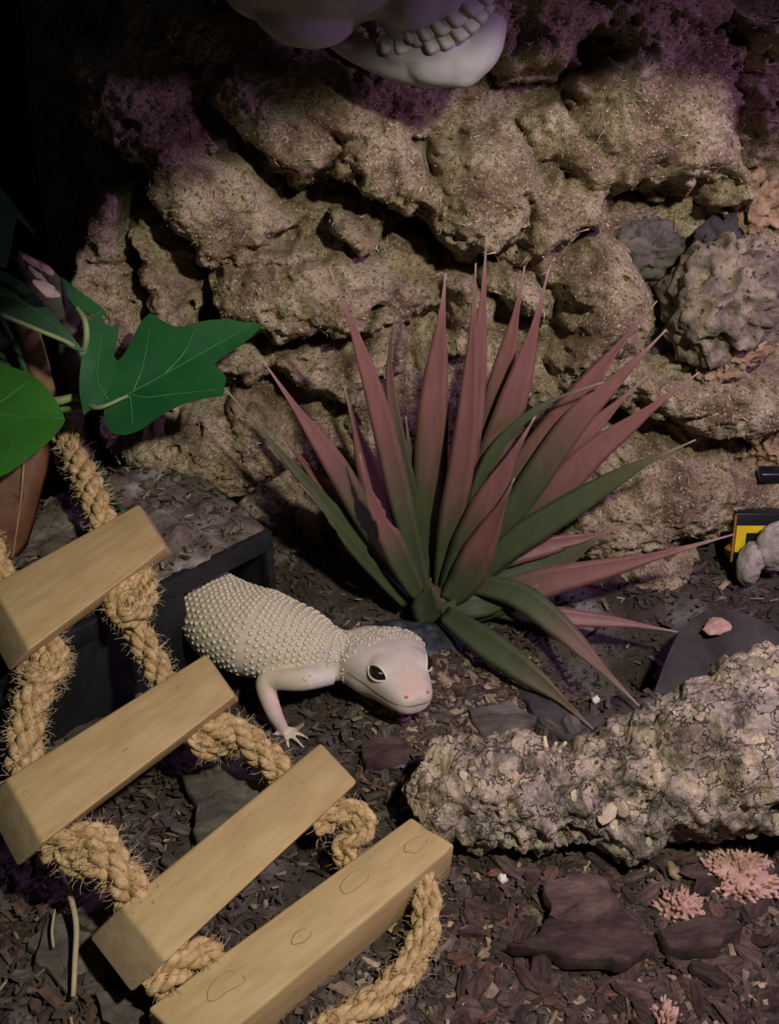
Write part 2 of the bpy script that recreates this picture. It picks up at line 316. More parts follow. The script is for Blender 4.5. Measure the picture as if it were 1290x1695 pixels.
# deep clefts between the masses: pixel polyline, half width in pixels, depth in cm
for pl, hwid, dep in [([(425, 312), (470, 338), (540, 352), (610, 366), (690, 372), (725, 405)], 24, 2.3), ([(200, 325), (250, 408), (312, 500), (365, 565)], 24, 2.0), ([(395, 225), (428, 285), (442, 330)], 18, 1.4),
                      ([(330, 448), (430, 452), (530, 440), (590, 418)], 9, .8), ([(345, 562), (480, 578), (560, 560), (650, 520)], 13, 1.2), ([(722, 385), (775, 418), (850, 424), (880, 400)], 20, 1.7), ([(1000, 358), (1080, 350), (1180, 318)], 22, 1.7),
                      ([(895, 450), (912, 520), (925, 610)], 18, 1.4), ([(1000, 712), (1060, 738), (1130, 766), (1230, 768)], 20, 1.8), ([(1085, 612), (1140, 630), (1230, 628)], 16, 1.2), ([(200, 370), (207, 460), (240, 560)], 10, 1.0),
                      ([(700, 420), (712, 520), (692, 600)], 32, 1.4), ([(845, 128), (905, 140), (965, 122)], 16, 1.2), ([(548, 190), (562, 240), (552, 310)], 10, .8), ([(700, 225), (712, 290)], 10, .7), ([(570, 430), (600, 445), (640, 430)], 10, .9),
                      ([(860, 330), (880, 350), (885, 390)], 9, .7), ([(480, 640), (560, 690), (600, 760)], 26, 1.3), ([(960, 120), (1000, 60)], 20, 1.2), ([(1240, 100), (1250, 200), (1262, 300)], 26, 1.6), ([(150, 440), (178, 452)], 9, .7)]:
    q = [PPL(x, y, WO + WN * 1.8, WN) for x, y in pl]; q2 = [np.array([p[0], np.dot(p - WO, WV)]) for p in q]; sc_ = np.dot(q[0] - CAM, FW) / FPX; dm = np.full(H.shape, 99.0)
    for a, b_ in zip(q2[:-1], q2[1:]):
        ab = b_ - a; t = np.clip(((wx - a[0]) * ab[0] + (wv - a[1]) * ab[1]) / (ab @ ab), 0, 1); dm = np.minimum(dm, np.hypot(wx - a[0] - t * ab[0], wv - a[1] - t * ab[1]))
    H = H - dep * np.exp(-(dm / (hwid * sc_)) ** 2)
P3 = np.stack([uu, vv, H], -1)
H = H + .20 * fbm(P3, .75, 3, 51) + .14 * fbm(P3, 3.4, 4, 61) + .035 * rng.standard_normal(H.shape)
pit = fbm(P3, 1.1, 2, 77); H -= np.clip(pit - .62, 0, 1) * 1.3
edge = np.clip((-12.2 + .07 * vv - uu + .5 * fbm(Pw, .8, 2, 71)) / .6, 0, 1); H -= edge * 4
WPT = WO + uu[..., None] * RT + vv[..., None] * WV + H[..., None] * WN
Vw, Fw = gridmesh(WPT[..., 0], WPT[..., 1], WPT[..., 2]); Fw = np.array(Fw); idf = ID[:-1, :-1].reshape(-1)
def sub(mask):
    f = Fw[mask]; u_, inv = np.unique(f, return_inverse=True); return Vw[u_], inv.reshape(f.shape).tolist()
WALL_BVH = BVHTree.FromPolygons([Vector(v) for v in Vw], Fw.tolist())
def onwall(px, py):
    d = ray(px, py); hit = WALL_BVH.ray_cast(Vector(CAM), Vector(unit(d))); return np.array(hit[0]) if hit[0] else None
wall = mk('wall_back', sub(idf < 0), M['wall'], kind='structure', origin=(0, 9, 0), label='sculpted tan rock-effect back wall coated with coir fibre')
for k in range(len(LOBES)):
    if (idf == k).sum() > 30: mk('rock_bulge', sub(idf == k), M['wall'], wall)
def plate(o, ex, ez, name, mat, label, t=(0, .6, 0)):
    mk(name, boxat(o, ex, t, ez, 0), mat, kind='structure', smooth=False, label=label)
plate((-26, 19, -2), (50, 0, 0), (0, 0, 40), 'wall_rear', M['black_glass'], 'black rear pane behind the sculpted rock')
mk('wall_left', boxat((-24.6, -20, -2), (.6, 0, 0), (0, 40, 0), (0, 0, 40), 0), M['black_glass'], kind='structure', smooth=False, label='black side pane of the terrarium')
# loose coir fibre and crumbs stuck to the wall
sh = []
idx = rng.choice(len(Vw), 7000, replace=False); NW = vnormals(Vw, Fw.tolist())
for i in idx:
    p = Vw[i]; n = NW[i]
    if n[1] > .35: n = -n
    t = unit(np.cross(n, rng.standard_normal(3))); L_ = rng.uniform(.05, .16) if rng.random() < .85 else rng.uniform(.2, .5); wd = rng.uniform(.010, .03)
    s_ = np.cross(n, t); q = p + n * rng.uniform(0, .03); e = q + t * L_ + n * rng.uniform(-.05, .12)
    sh.append((np.array([q - s_ * wd, q + s_ * wd, q + n * wd * 1.5, e]), [(0, 1, 3), (1, 2, 3), (2, 0, 3), (0, 2, 1)]))
mk('coir_fibre', merge(*sh), M['fibre'], wall, kind='stuff', smooth=False)

# ------------------------------------------------------------------ black plastic hide the gecko leaves
EB = unit([math.cos(math.radians(40.5)), math.sin(math.radians(40.5)), 0]); NB = np.array([-EB[1], EB[0], 0]); ZB = 4.2
B3 = PZ(450, 880, ZB); B0 = np.array([B3[0], B3[1], -.4])
hide = thing('reptile_hide', (B0[0] - 4, B0[1], 0), 'black plastic cave hide with soil on its roof behind the gecko', 'hide')
Z3 = np.array([0, 0, 1.0])
def hb(s0, s1, d0, d1, z0, z1, bev=.06): return boxat(B0 + EB * s0 + NB * d0 + Z3 * (z0 + .4), EB * (s1 - s0), NB * (d1 - d0), Z3 * (z1 - z0), bev)
mk('roof', hb(-12, 0, 0, 7, ZB - .32, ZB), M['plastic'], hide, autosmooth=40)
mk('lintel', hb(-12, 0, -.06, .3, ZB - .75, ZB + .04), M['plastic'], hide, autosmooth=40)
mk('front_post', hb(-5.35, -3.78, -.03, .35, -.4, ZB - .5), M['plastic'], hide, autosmooth=40)
mk('front_post', hb(-.32, 0, -.03, .35, -.4, ZB - .5), M['plastic'], hide, autosmooth=40)
mk('front_panel', hb(-12, -5.2, .1, .35, -.4, ZB - .4), M['plastic'], hide, autosmooth=40)
mk('side_panel', hb(-.25, 0, .3, 7, -.4, ZB - .3), M['plastic'], hide, autosmooth=40)
mk('side_panel', hb(-12, -11.75, .3, 7, -.4, ZB - .3), M['plastic'], hide, autosmooth=40)
mk('back_panel', hb(-12, 0, 6.75, 7, -.4, ZB - .3), M['plastic'], hide, autosmooth=40)
# soil heaped on the roof
s_, d_ = np.meshgrid(np.linspace(-11.9, -.05, 120), np.linspace(.08, 6.95, 80)); X = B0[0] + EB[0] * s_ + NB[0] * d_; Y = B0[1] + EB[1] * s_ + NB[1] * d_
PP = np.stack([X, Y, X * 0], -1); bd = np.minimum.reduce([s_ + 11.9, -.05 - s_, (d_ - .08) * .9, 6.95 - d_]); Zt = ZB - .03 + np.clip(.03 + bd * .22, 0, .4) * (1 + .7 * fbm(PP, .8, 3, 91)) + .07 * fbm(PP, 2.5, 3, 92)
Vt, Ft = gridmesh(X, Y, np.maximum(Zt, ZB - .02)); nT = len(Vt); Vb = Vt.copy(); Vb[:, 2] = ZB - .06
bnd = [(i, i + 1) for i in range(119)]; q_ = 80 * 120
ring = list(range(0, 120)) + [k * 120 + 119 for k in range(1, 80)] + list(range(q_ - 2, q_ - 121, -1)) + [k * 120 for k in range(78, 0, -1)]
skirt = Vt[ring].copy(); skirt[:, 2] = ZB - .06; Fs = [(ring[i], ring[(i + 1) % len(ring)], nT + (i + 1) % len(ring), nT + i) for i in range(len(ring))]
mk('soil_layer', (np.vstack([Vt, skirt]), Ft + Fs + [tuple(nT + i for i in range(len(ring)))]), M['dust'], label='grey dusty soil spread over the roof of the black hide', cat='soil', kind='stuff')

# ------------------------------------------------------------------ gecko
HD = math.radians(-62); HF = unit([math.cos(HD), math.sin(HD), .12]); HL = unit([-math.sin(HD), math.cos(HD), -.20]); HU_ = unit(np.cross(HF, HL)); HL = np.cross(HU_, HF)
EYE = PZ(658, 1101, 2.45)                                       # between the eyes
def hp(t, l, u): return EYE + HF * t + HL * l + HU_ * (u - .38)
SP = lambda a, b, z: np.array([B0[0], B0[1], z]) + EB * a + NB * b
spn = [SP(-2.7, 3.0, 1.35), SP(-2.55, 1.0, 1.75), SP(-2.52, -.75, 1.90), PZ(430, 1048, 2.0), PZ(490, 1064, 2.0), PZ(534, 1080, 1.95), PZ(566, 1088, 1.95), hp(-1.6, -.1, 0.0), hp(-.9, 0, 0)]
body = eloft(spn, [.9, 1.30, 1.66, 1.78, 1.45, 1.08, .88, .92, .9], [.7, 1.1, 1.28, 1.34, 1.15, .92, .78, .75, .7], [.8, 1.2, 1.4, 1.38, 1.1, .82, .72, .7, .6], 28, steps=50)
tl = [spn[0] + (spn[1] - spn[0]) * .6, spn[0], SP(-3.4, 4.4, 1.2), SP(-5.2, 5.0, 1.1), SP(-7.4, 4.6, .9)]
tail = eloft(tl, [.8, .85, 1.0, .75, .12], [.7, .7, .75, .55, .1], [.7, .7, .7, .5, .1], 20, steps=30)
ts = [-1.95, -1.5, -.95, -.45, 0, .4, .8, 1.12, 1.38, 1.52, 1.58]
hw = [1.15, 1.56, 1.64, 1.46, 1.20, 1.04, .90, .78, .64, .46, .14]
hu = [.66, .82, .92, .94, .88, .74, .57, .45, .34, .22, .06]
hd = [.80, 1.02, 1.14, 1.12, 1.02, .90, .78, .68, .58, .42, .10]
hc = [hp(t, 0, 0.0 - .07 * max(t, 0)) for t in ts]
head = eloft(hc, hw, hu, hd, 28, up=HU_, power=2.35, steps=44)
parts = [body, tail, head]
for s in (-1, 1):
    parts.append(ellipsoid(hp(.0, s * .64, .42), [HF * .64, HL * .42, HU_ * .44]))                # brow over the eye
    parts.append(ellipsoid(hp(-.9, s * .85, -.15), [HF * .75, HL * .55, HU_ * .55]))               # jaw muscle
def limb(pts, rad): return [tube(pts, rad, 14, 26)] + [ball(pts[-1], rad[-1], 12, 8)]
def foot(c, tips, r=.085):
    out = [ellipsoid(c + Z3 * .02, [unit(np.mean(tips, 0) - c) * .26, np.cross(Z3, unit(np.mean(tips, 0) - c)) * .22, Z3 * .12])]
    for tp in tips:
        mid = c + (tp - c) * .55 + Z3 * .10; out.append(tube([c + (tp - c) * .1, mid, tp], [.10, r, .055], 8, 9)); out.append(ball(tp, .06, 8, 6))
    return out
G0 = fz1(*PZ(470, 1215, 0)[:2]) + .13
hand = PZ(470, 1210, G0 + .05)
parts += limb([PZ(548, 1112, 1.9), PZ(500, 1124, 1.95), PZ(452, 1124, 1.75), PZ(440, 1136, 1.55), PZ(453, 1178, .85), PZ(468, 1206, G0 + .2)], [.46, .41, .38, .36, .29, .21])
TIPS = [PZ(441, 1229, G0), PZ(479, 1243, G0), PZ(502, 1237, G0), PZ(510, 1222, G0), PZ(494, 1209, G0)]
parts += foot(hand, TIPS)
sh2 = PZ(566, 1080, 1.7); h2 = PZ(604, 1078, .0); h2[2] = fz1(h2[0], h2[1]) + .15
parts += limb([sh2, (sh2 + h2) / 2 + np.array([-.1, .3, .2]), h2 + Z3 * .15], [.40, .32, .2]); parts += foot(h2, [h2 + np.array([.5 * math.cos(a), .5 * math.sin(a), 0]) for a in (-1.2, -.6, 0, .6, 1.2)])
for s in (-1, 1):
    hip = SP(-2.4 + .7 * s, 2.3, 1.2); f3 = SP(-2.4 + 1.35 * s, 1.9, .35)
    if True:
        parts += limb([hip, (hip + f3) / 2 + NB * .3 + Z3 * .2, f3 + Z3 * .15], [.5, .40, .22]); parts += foot(f3, [f3 + EB * (.45 * math.cos(a)) + NB * (.45 * math.sin(a)) for a in (-2.6, -2.1, -1.57, -1.0, -.5)])
Vg, Fg = remesh(parts, .052, 8); Ng = vnormals(Vg, Fg); GB = BVHTree.FromPolygons([Vector(v) for v in Vg], Fg)
# skin colours: yellowish back, pale flanks and belly, pink limbs and snout
SC = catmull(spn, 120)
dk = np.linalg.norm(Vg[:, None, :] - SC[None], axis=2); near = dk.argmin(1) / 119.0; up = Ng[:, 2]
hv = Vg - EYE; ht = hv @ HF; hl = hv @ HL; hup = hv @ HU_ + .38
back = np.array([.60, .54, .40]); flank = np.array([.64, .605, .55]); pink = np.array([.70, .54, .47]); headc = np.array([.55, .51, .43]); snout = np.array([.62, .47, .39]); chin = np.array([.70, .62, .57])
def sm(a, b, x): t = np.clip((x - a) / (b - a), 0, 1); return t * t * (3 - 2 * t)
def lerp(A, Bc, f): return A * (1 - f)[:, None] + Bc * f[:, None]
cg = np.tile(flank, (len(Vg), 1)); cg = lerp(cg, back, sm(-.15, .45, up))
ish = sm(-1.9, -1.45, ht) * (np.linalg.norm(hv - HF * 0, axis=1) < 3)
limbm = (dk.min(1) > 1.25) & (Vg[:, 2] < 1.75) & (near < .93) & (Vg[:, 0] > spn[2][0] - .4) & (ht < -1.2); cg = lerp(cg, pink, limbm * .75)
cg = lerp(cg, headc, ish); cg = lerp(cg, snout, ish * sm(.25, 1.1, ht) * sm(-.2, .3, hup) * sm(.75, .25, np.abs(hl))); cg = lerp(cg, chin, ish * sm(-.02, -.3, hup))
gecko = thing('leopard_gecko', (Vg[:, 0].mean(), Vg[:, 1].mean(), 0), 'pale cream leopard gecko stepping out of the black hide', 'gecko')
gb = mk('body', (Vg, Fg), M['gecko'], gecko, attr={'col': cg})
# raised tubercles over the back, nape and cheeks
T_, N_, Bn = frames(SC, (0, 0, 1)); dome = []
hemi = [(0, 0, 1)] + [(math.cos(a) * r, math.sin(a) * r, z) for r, z in ((.62, .72), (1.0, -.2)) for a in np.linspace(0, 2 * math.pi, 7)[:-1]]; hemi = np.array(hemi)
hf = [(0, 1 + j, 1 + (j + 1) % 6) for j in range(6)] + [(1 + j, 7 + j, 7 + (j + 1) % 6, 1 + (j + 1) % 6) for j in range(6)] + [(7, 8, 9, 10, 11, 12)][::-1]
def put(o, d, r, c=None, lim=0):
    h = GB.ray_cast(Vector(o), Vector(d), 6.0)
    if h[0] is None or (lim and np.linalg.norm(np.array(h[0]) - c) > lim): return
    p, n = np.array(h[0]), np.array(h[1]); n = n if np.dot(n, -np.asarray(d)) > 0 else -n; t = unit(np.cross(n, [.3, .2, .9])); b_ = np.cross(n, t)
    dome.append((p + r * (hemi[:, :1] * t + hemi[:, 1:2] * b_ + hemi[:, 2:] * n * .62), hf))
WS = np.interp(np.linspace(0, 1, 120), np.linspace(0, 1, 9), [.9, 1.30, 1.66, 1.78, 1.45, 1.08, .88, .92, .9]); row = 0; acc = 0.0; last = SC[8]
for k in range(8, 97):
    acc += np.linalg.norm(SC[k] - SC[k - 1])
    if acc < (.135 if k < 46 else .19): continue
    acc = 0; row += 1; na = 23
    for j in range(na):
        a = math.radians(-104 + 208 * (j + .5 * (row % 2)) / (na - 1)) + rng.uniform(-.02, .02)
        dr = N_[k] * math.cos(a) + Bn[k] * math.sin(a); o_ = SC[k] + dr * 3.5 + T_[k] * rng.uniform(-.03, .03)
        put(o_, -dr, rng.uniform(.085, .110) * (1 if abs(a) < 1.3 else .8) * (1 if k < 70 else .8), SC[k], WS[k] + .12)
for k in range(230):                                            # cheeks and nape
    t = rng.uniform(-1.85, -.75); a = rng.uniform(-1.75, 1.75); o_ = hp(t, 0, 0) + (HU_ * math.cos(a) + HL * math.sin(a)) * 3
    put(o_, -(HU_ * math.cos(a) + HL * math.sin(a)), rng.uniform(.045, .075))
mk('tubercle', merge(*dome), M['tubercle'], gecko, kind='stuff')
# eyes
def onhead(o, d):
    h = GB.ray_cast(Vector(o), Vector(d), 8.0); return (np.array(h[0]), np.array(h[1])) if h[0] else (np.asarray(o), -np.asarray(d))
for s in (-1, 1):
    nrm = unit(HL * s * .76 + HU_ * .46 + HF * .42); c0 = hp(.08, s * .52, .24); p, n = onhead(c0 + nrm * 3, -nrm); n = unit(nrm)
    a0 = HF * .9 - HL * s * .32 - HU_ * .14; ax = unit(a0 - n * np.dot(a0, n)); ay = np.cross(n, ax); ay = ay if np.dot(ay, HU_) > 0 else -ay
    th = np.linspace(0, 2 * math.pi, 28, endpoint=False)
    ex_ = .36 * np.cos(th); ey_ = np.where(np.sin(th) > 0, .185, .21) * np.sin(th) * (.35 + .65 * np.abs(np.sin(th)))
    rim = p + np.outer(ex_, ax) + np.outer(ey_, ay) + n * (.03 - .10 * (ex_ / .36) ** 2)[:, None]
    V = [p + n * .13]; F = []
    for q, hgt in ((.4, .115), (.75, .075), (1.0, .0)): V += list(p + np.outer(ex_ * q, ax) + np.outer(ey_ * q, ay) + n * (hgt + .03 - .10 * (ex_ * q / .36) ** 2)[:, None])
    for j in range(28): F.append((0, 1 + j, 1 + (j + 1) % 28))
    for r in (0, 1):
        for j in range(28): F.append((1 + r * 28 + j, 1 + (r + 1) * 28 + j, 1 + (r + 1) * 28 + (j + 1) % 28, 1 + r * 28 + (j + 1) % 28))
    eye = mk('eye', (np.array(V), F), M['eye'], gecko, label='dark almond-shaped eye', kind=None)
    rr = np.vstack([rim, rim[:2]]); a8 = np.linspace(0, 2 * math.pi, 7)[:-1]; rings = []
    cen = rim.mean(0)
    for j in range(28):
        t = unit(rim[(j + 1) % 28] - rim[j - 1]); o1 = unit(np.cross(t, n)); o1 = o1 if np.dot(o1, rim[j] - cen) > 0 else -o1
        rings.append(rim[j] + o1 * .03 + .038 * np.outer(np.cos(a8), o1) + .042 * np.outer(np.sin(a8), n))
    Vr = np.vstack(rings); Fr = [(j * 6 + i, ((j + 1) % 28) * 6 + i, ((j + 1) % 28) * 6 + (i + 1) % 6, j * 6 + (i + 1) % 6) for j in range(28) for i in range(6)]
    mk('eyelid', (Vr, Fr), M['eyelid'], eye)
    # nostril
    d = unit(HL * s * .6 + HU_ * .35 + HF * .65); p, n = onhead(hp(1.22, s * .22, .06) + d * 2, -d)
    t = unit(np.cross(n, HU_)); mk('nostril', ellipsoid(p, [t * .07, np.cross(n, t) * .055, unit(n) * .03], 10, 6), M['nostril'], gecko)
# mouth crease
mp_ = []
for s, seq in ((-1, np.linspace(0, 1, 26)), (1, np.linspace(1, 0, 26))):
    for q in seq:
        t = -.62 + 2.02 * q; u = .04 - .16 * math.sin(q * math.pi * .75) - .03 * q; a = s * (1 - q ** 3.2)
        c = hp(t * (1 if q < .8 else 1), 0, u); d = unit(HL * a + HF * (max(q - .55, 0) * 2.2) * (1 - abs(a) * .3)); p, n = onhead(c + d * 3, -d); mp_.append(p + d * .006)
mp_ = np.array(mp_); mp_ = np.vstack([(mp_[max(i - 1, 0)] + mp_[i] * 2 + mp_[min(i + 1, len(mp_) - 1)]) / 4 for i in range(len(mp_))])
mk('mouth', tube(mp_, [.010, .022, .022, .022, .010], 6), M['mouth'], gecko)

# ------------------------------------------------------------------ rope ladder
lad = thing('rope_ladder', PZ(400, 1500, 0), 'rope ladder of four pale wooden rungs knotted on jute rope', 'ladder')
def rung(top, thick):
    """top: TL, TR, BR, BL corners as (px, py, z); thick: the drop vectors of those corners"""
    t = [PZ(*q) for q in top]; b = [p + np.asarray(d, float) for p, d in zip(t, thick)]; return t, b
RUNGS = [([(-14, 968, 5.9), (229, 834, 5.9), (274, 906, 5.9), (48, 1076, 5.9)], [(-.85, .1, -1.05), (0, .80, -.95), (0, .80, -.95), (-.85, .1, -1.05)]),
         ([(10, 1288, 4.3), (340, 1082, 4.1), (389, 1152, 4.1), (70, 1396, 4.3)], [(-.9, 0, -1.1), (0, .70, -1.0), (0, .70, -1.0), (-.9, 0, -1.1)]),
         ([(200, 1500, 3.1), (531, 1229, 2.5), (592, 1294, 2.5), (274, 1592, 3.1)], [(-1.0, -.22, -1.15), (-.1, .70, -1.1), (-.1, .70, -1.1), (-1.0, -.22, -1.15)]),
         ([(244, 1668, 1.75), (681, 1351, 1.65), (754, 1398, 1.65), (330, 1752, 1.75)], [(-.1, -.1, -1.7), (-.08, .02, -1.6), (-.08, .02, -1.6), (-.1, -.1, -1.7)])]
RC = []
for top, th in RUNGS:
    t, b = rung(top, th); ax = unit((t[1] + t[2]) / 2 - (t[0] + t[3]) / 2); ce = np.mean(t + b, 0)
    bm_v, bm_f = hexa(t + b, .10, 3)
    # mesh in its own frame so the grain runs along the rung
    me_o = mk('rung', (bm_v, bm_f), M['wood'], lad, autosmooth=35); me = me_o.data
    cr = unit(np.cross(Z3, ax)); R = Matrix((ax, cr, np.cross(ax, cr))).transposed(); org = np.array(lad['_o'])
    for v in me.vertices: v.co = R.inverted() @ (v.co - Vector((ce - org) * U))
    me_o.matrix_local = Matrix.Translation(Vector((ce - org) * U)) @ R.to_4x4()
    me.materials.append(M['wood_end'])
    for p in me.polygons:
        if abs(p.normal.x) > .6: p.material_index = 1
    RC.append((t, b, ax))
tp = RC[3][0]; pn = unit(np.cross(tp[1] - tp[0], tp[3] - tp[0])); pn = pn if pn[2] > 0 else -pn
for px, py, rx, ry, sd in ((372, 1628, 40, 17, 1), (588, 1458, 26, 13, 2), (688, 1398, 20, 11, 3), (500, 1548, 17, 9, 4)):
    a = np.linspace(.3, 5.6, 26); rr = 1 + .3 * fbm(np.stack([np.cos(a), np.sin(a), a * 0 + sd], 1), 1.2, 2, sd); q = np.array([PPL(px + rx * r_ * math.cos(t - .0) * .85 + ry * r_ * math.sin(t) * .4, py - rx * r_ * math.cos(t) * .55 + ry * r_ * math.sin(t), tp[0] + pn * .006, pn) for t, r_ in zip(a, rr)])
    mk('stain_ring', tube(q, [.008, .022, .016, .024, .008], 5), M['stain'], lad)
def ropeseg(pts, r=.46, seed=0, fuzz=70, pitch=2.6):
    C0 = catmull(pts, 200); Ls = np.r_[0, np.cumsum(np.linalg.norm(np.diff(C0, axis=0), axis=1))]; n = max(16, int(Ls[-1] * 15)); li = np.linspace(0, Ls[-1], n)
    C = np.stack([np.interp(li, Ls, C0[:, i]) for i in range(3)], 1); T, N, B = frames(C); ss = []
    for k in range(3):
        a = 2 * math.pi * (li / pitch + k / 3.0) + seed; Ck = C + r * .50 * (np.cos(a)[:, None] * N + np.sin(a)[:, None] * B)
        for m in range(3):
            b_ = 2 * math.pi * (m / 3.0 - li / (pitch * .42)) + k; Cm = Ck + r * .27 * (np.cos(b_)[:, None] * N + np.sin(b_)[:, None] * B); V, F = tube(Cm, r * .31, 7); ss.append((V + .03 * fbm(V, 4.0, 2, 5 + k + m)[:, None], F))
    o = mk('rope', merge(*ss), M['rope'], lad); fs = []
    for _ in range(int(fuzz * Ls[-1])):
        i = rng.integers(0, n); a = rng.uniform(0, 6.28); d = np.cos(a) * N[i] + np.sin(a) * B[i]; p = C[i] + d * r * .95
        L_ = rng.uniform(.1, .42); dd = unit(d + T[i] * rng.uniform(-1.5, 1.5) + rng.standard_normal(3) * .4); e = p + dd * L_; m_ = (p + e) / 2 + rng.standard_normal(3) * .06
        fs.append(tube([p - d * .1, m_, e], [.011, .009, .005], 3, 4))
    mk('rope_fibre', merge(*fs), M['fuzz'], o, kind='stuff', smooth=False)
# far-side rope: from under the ivy leaf down through each rung
ropeseg([PZ(72, 660, 6.6), PZ(108, 720, 6.3), PZ(142, 790, 6.1), PZ(165, 850, 5.8), PZ(182, 905, 5.0)], .50, 0)
ropeseg([PZ(205, 905, 5.0), PZ(222, 955, 5.0), PZ(216, 990, 4.9), PZ(226, 1040, 4.3), PZ(255, 1095, 3.7), PZ(285, 1150, 3.2)], .46, 1)
ropeseg([PZ(232, 945, 5.1), PZ(202, 972, 5.3), PZ(188, 1005, 4.9), PZ(215, 1022, 5.0), PZ(245, 990, 5.0), PZ(238, 952, 5.0)], .36, 2, pitch=2.0)
ropeseg([PZ(310, 1195, 2.9), PZ(345, 1210, 3.0), PZ(385, 1210, 2.9), PZ(425, 1238, 2.5), PZ(462, 1275, 2.0), PZ(490, 1310, 1.6)], .50, 0)
ropeseg([PZ(330, 1180, 3.0), PZ(318, 1215, 3.0), PZ(345, 1240, 2.6), PZ(385, 1225, 2.3)], .36, 2)
ropeseg([PZ(520, 1370, 1.5), PZ(550, 1350, 1.7), PZ(590, 1345, 1.8), PZ(598, 1375, 1.5), PZ(570, 1400, 1.1), PZ(585, 1430, .9)], .44, 3)
# near-side rope
ropeseg([PZ(-25, 880, 6.3), PZ(-5, 940, 5.6), PZ(30, 1010, 4.6)], .46, 1)
ropeseg([PZ(40, 1055, 4.4), PZ(78, 1075, 4.6), PZ(76, 1115, 4.3), PZ(52, 1165, 3.9), PZ(42, 1225, 3.4), PZ(40, 1290, 3.0)], .55, 2, fuzz=110)
ropeseg([PZ(95, 1075, 4.4), PZ(90, 1110, 4.5), PZ(55, 1125, 4.4), PZ(45, 1095, 4.2)], .38, 0, fuzz=110)
ropeseg([PZ(85, 1405, 3.2), PZ(120, 1395, 3.5), PZ(165, 1410, 3.4), PZ(195, 1445, 3.1), PZ(228, 1490, 2.6), PZ(250, 1530, 2.1)], .56, 3, fuzz=110)
ropeseg([PZ(190, 1390, 3.2), PZ(150, 1385, 3.6), PZ(110, 1415, 3.4), PZ(150, 1435, 3.3), PZ(195, 1420, 3.2)], .38, 1, fuzz=110)
ropeseg([PZ(250, 1640, 1.6), PZ(290, 1600, 1.9), PZ(330, 1580, 1.7), PZ(360, 1590, 1.2)], .46, 2)
# loose rope end leaving the last rung
ropeseg([PZ(695, 1440, .95), PZ(706, 1490, .9), PZ(704, 1540, .8), PZ(678, 1600, .75), PZ(630, 1650, .75), PZ(570, 1690, .75), PZ(480, 1740, .75)], .44, 1, fuzz=60, pitch=3.4)

# ------------------------------------------------------------------ succulent-like plastic plant
CR = PZ(716, 992, .9)
agave = thing('spiky_plant', (CR[0], CR[1], 0), 'spiky artificial plant with long pointed green leaves turning dusky pink', 'plant')
GREEN = np.array([.066, .088, .040]); PINK = np.array([.225, .103, .092]); PALE = np.array([.34, .23, .22])
def agleaf(path, wpx, pinkness, ydep, seed, twist=0.0, face=None, pale=.9, torn=False):
    """path: pixels from base to tip; ydep: y of base and tip relative to the crown"""
    m = len(path); ys = np.linspace(ydep[0], ydep[1], m); C = catmull([PZ(*p) if len(p) == 3 else PY(p[0], p[1], CR[1] + y) for p, y in zip(path, ys)], 30)
    T, N, B = frames(C); rs = np.random.default_rng(seed); rings = []; tt = np.linspace(0, 1, 30); sc = np.dot(C.mean(0) - CAM, FW) / FPX
    prof = np.interp(tt, [0, .12, .32, .5, .66, .79, .9, 1], [.55, .80, 1.0, .90, .62, .27, .12, .03]) * wpx * sc * .5
    prof = np.maximum(prof, .03); fdir = unit(face if face is not None else (CAM - C.mean(0)) * [.6, 1, 1]); rs_t = twist
    cols = []
    for k in range(30):
        side = unit(np.cross(fdir, T[k])); nn = unit(np.cross(T[k], side)); a = rs_t * (tt[k] - .3); s2 = side * math.cos(a) + nn * math.sin(a); n2 = np.cross(T[k], s2); wv_ = prof[k]
        if torn and tt[k] > .5: wv_ *= rs.uniform(.55, 1.1)
        th = .035 + .05 * (1 - tt[k]); off = -n2 if np.dot(n2, fdir) < 0 else n2; dep = wv_ * .34
        P_ = [C[k] + s2 * wv_ + off * dep * .6, C[k] + s2 * wv_ * .5 + off * dep * .12, C[k] - off * dep * .12, C[k] - s2 * wv_ * .5 + off * dep * .12, C[k] - s2 * wv_ + off * dep * .6,
              C[k] - s2 * wv_ * .5 + off * (dep * .12 - th), C[k] - off * (dep * .12 + th * 1.3), C[k] + s2 * wv_ * .5 + off * (dep * .12 - th)]
        rings.append(np.array(P_)); f = sm(.55 - .5 * pinkness, .95 - .55 * pinkness, np.array([tt[k]]))[0] * min(1, pinkness * 1.6)
        c = GREEN * (1 - f) + PINK * f; g = sm(.80, 1.0, np.array([tt[k]]))[0] * pale; c = c * (1 - g) + PALE * g * (.5 + .5 * f) + GREEN * 2 * g * (.5 - .5 * f)
        cols += [c] * 8
    mk('leaf', loft(C, rings), M['agave'], agave, attr={'col': np.array(cols)})
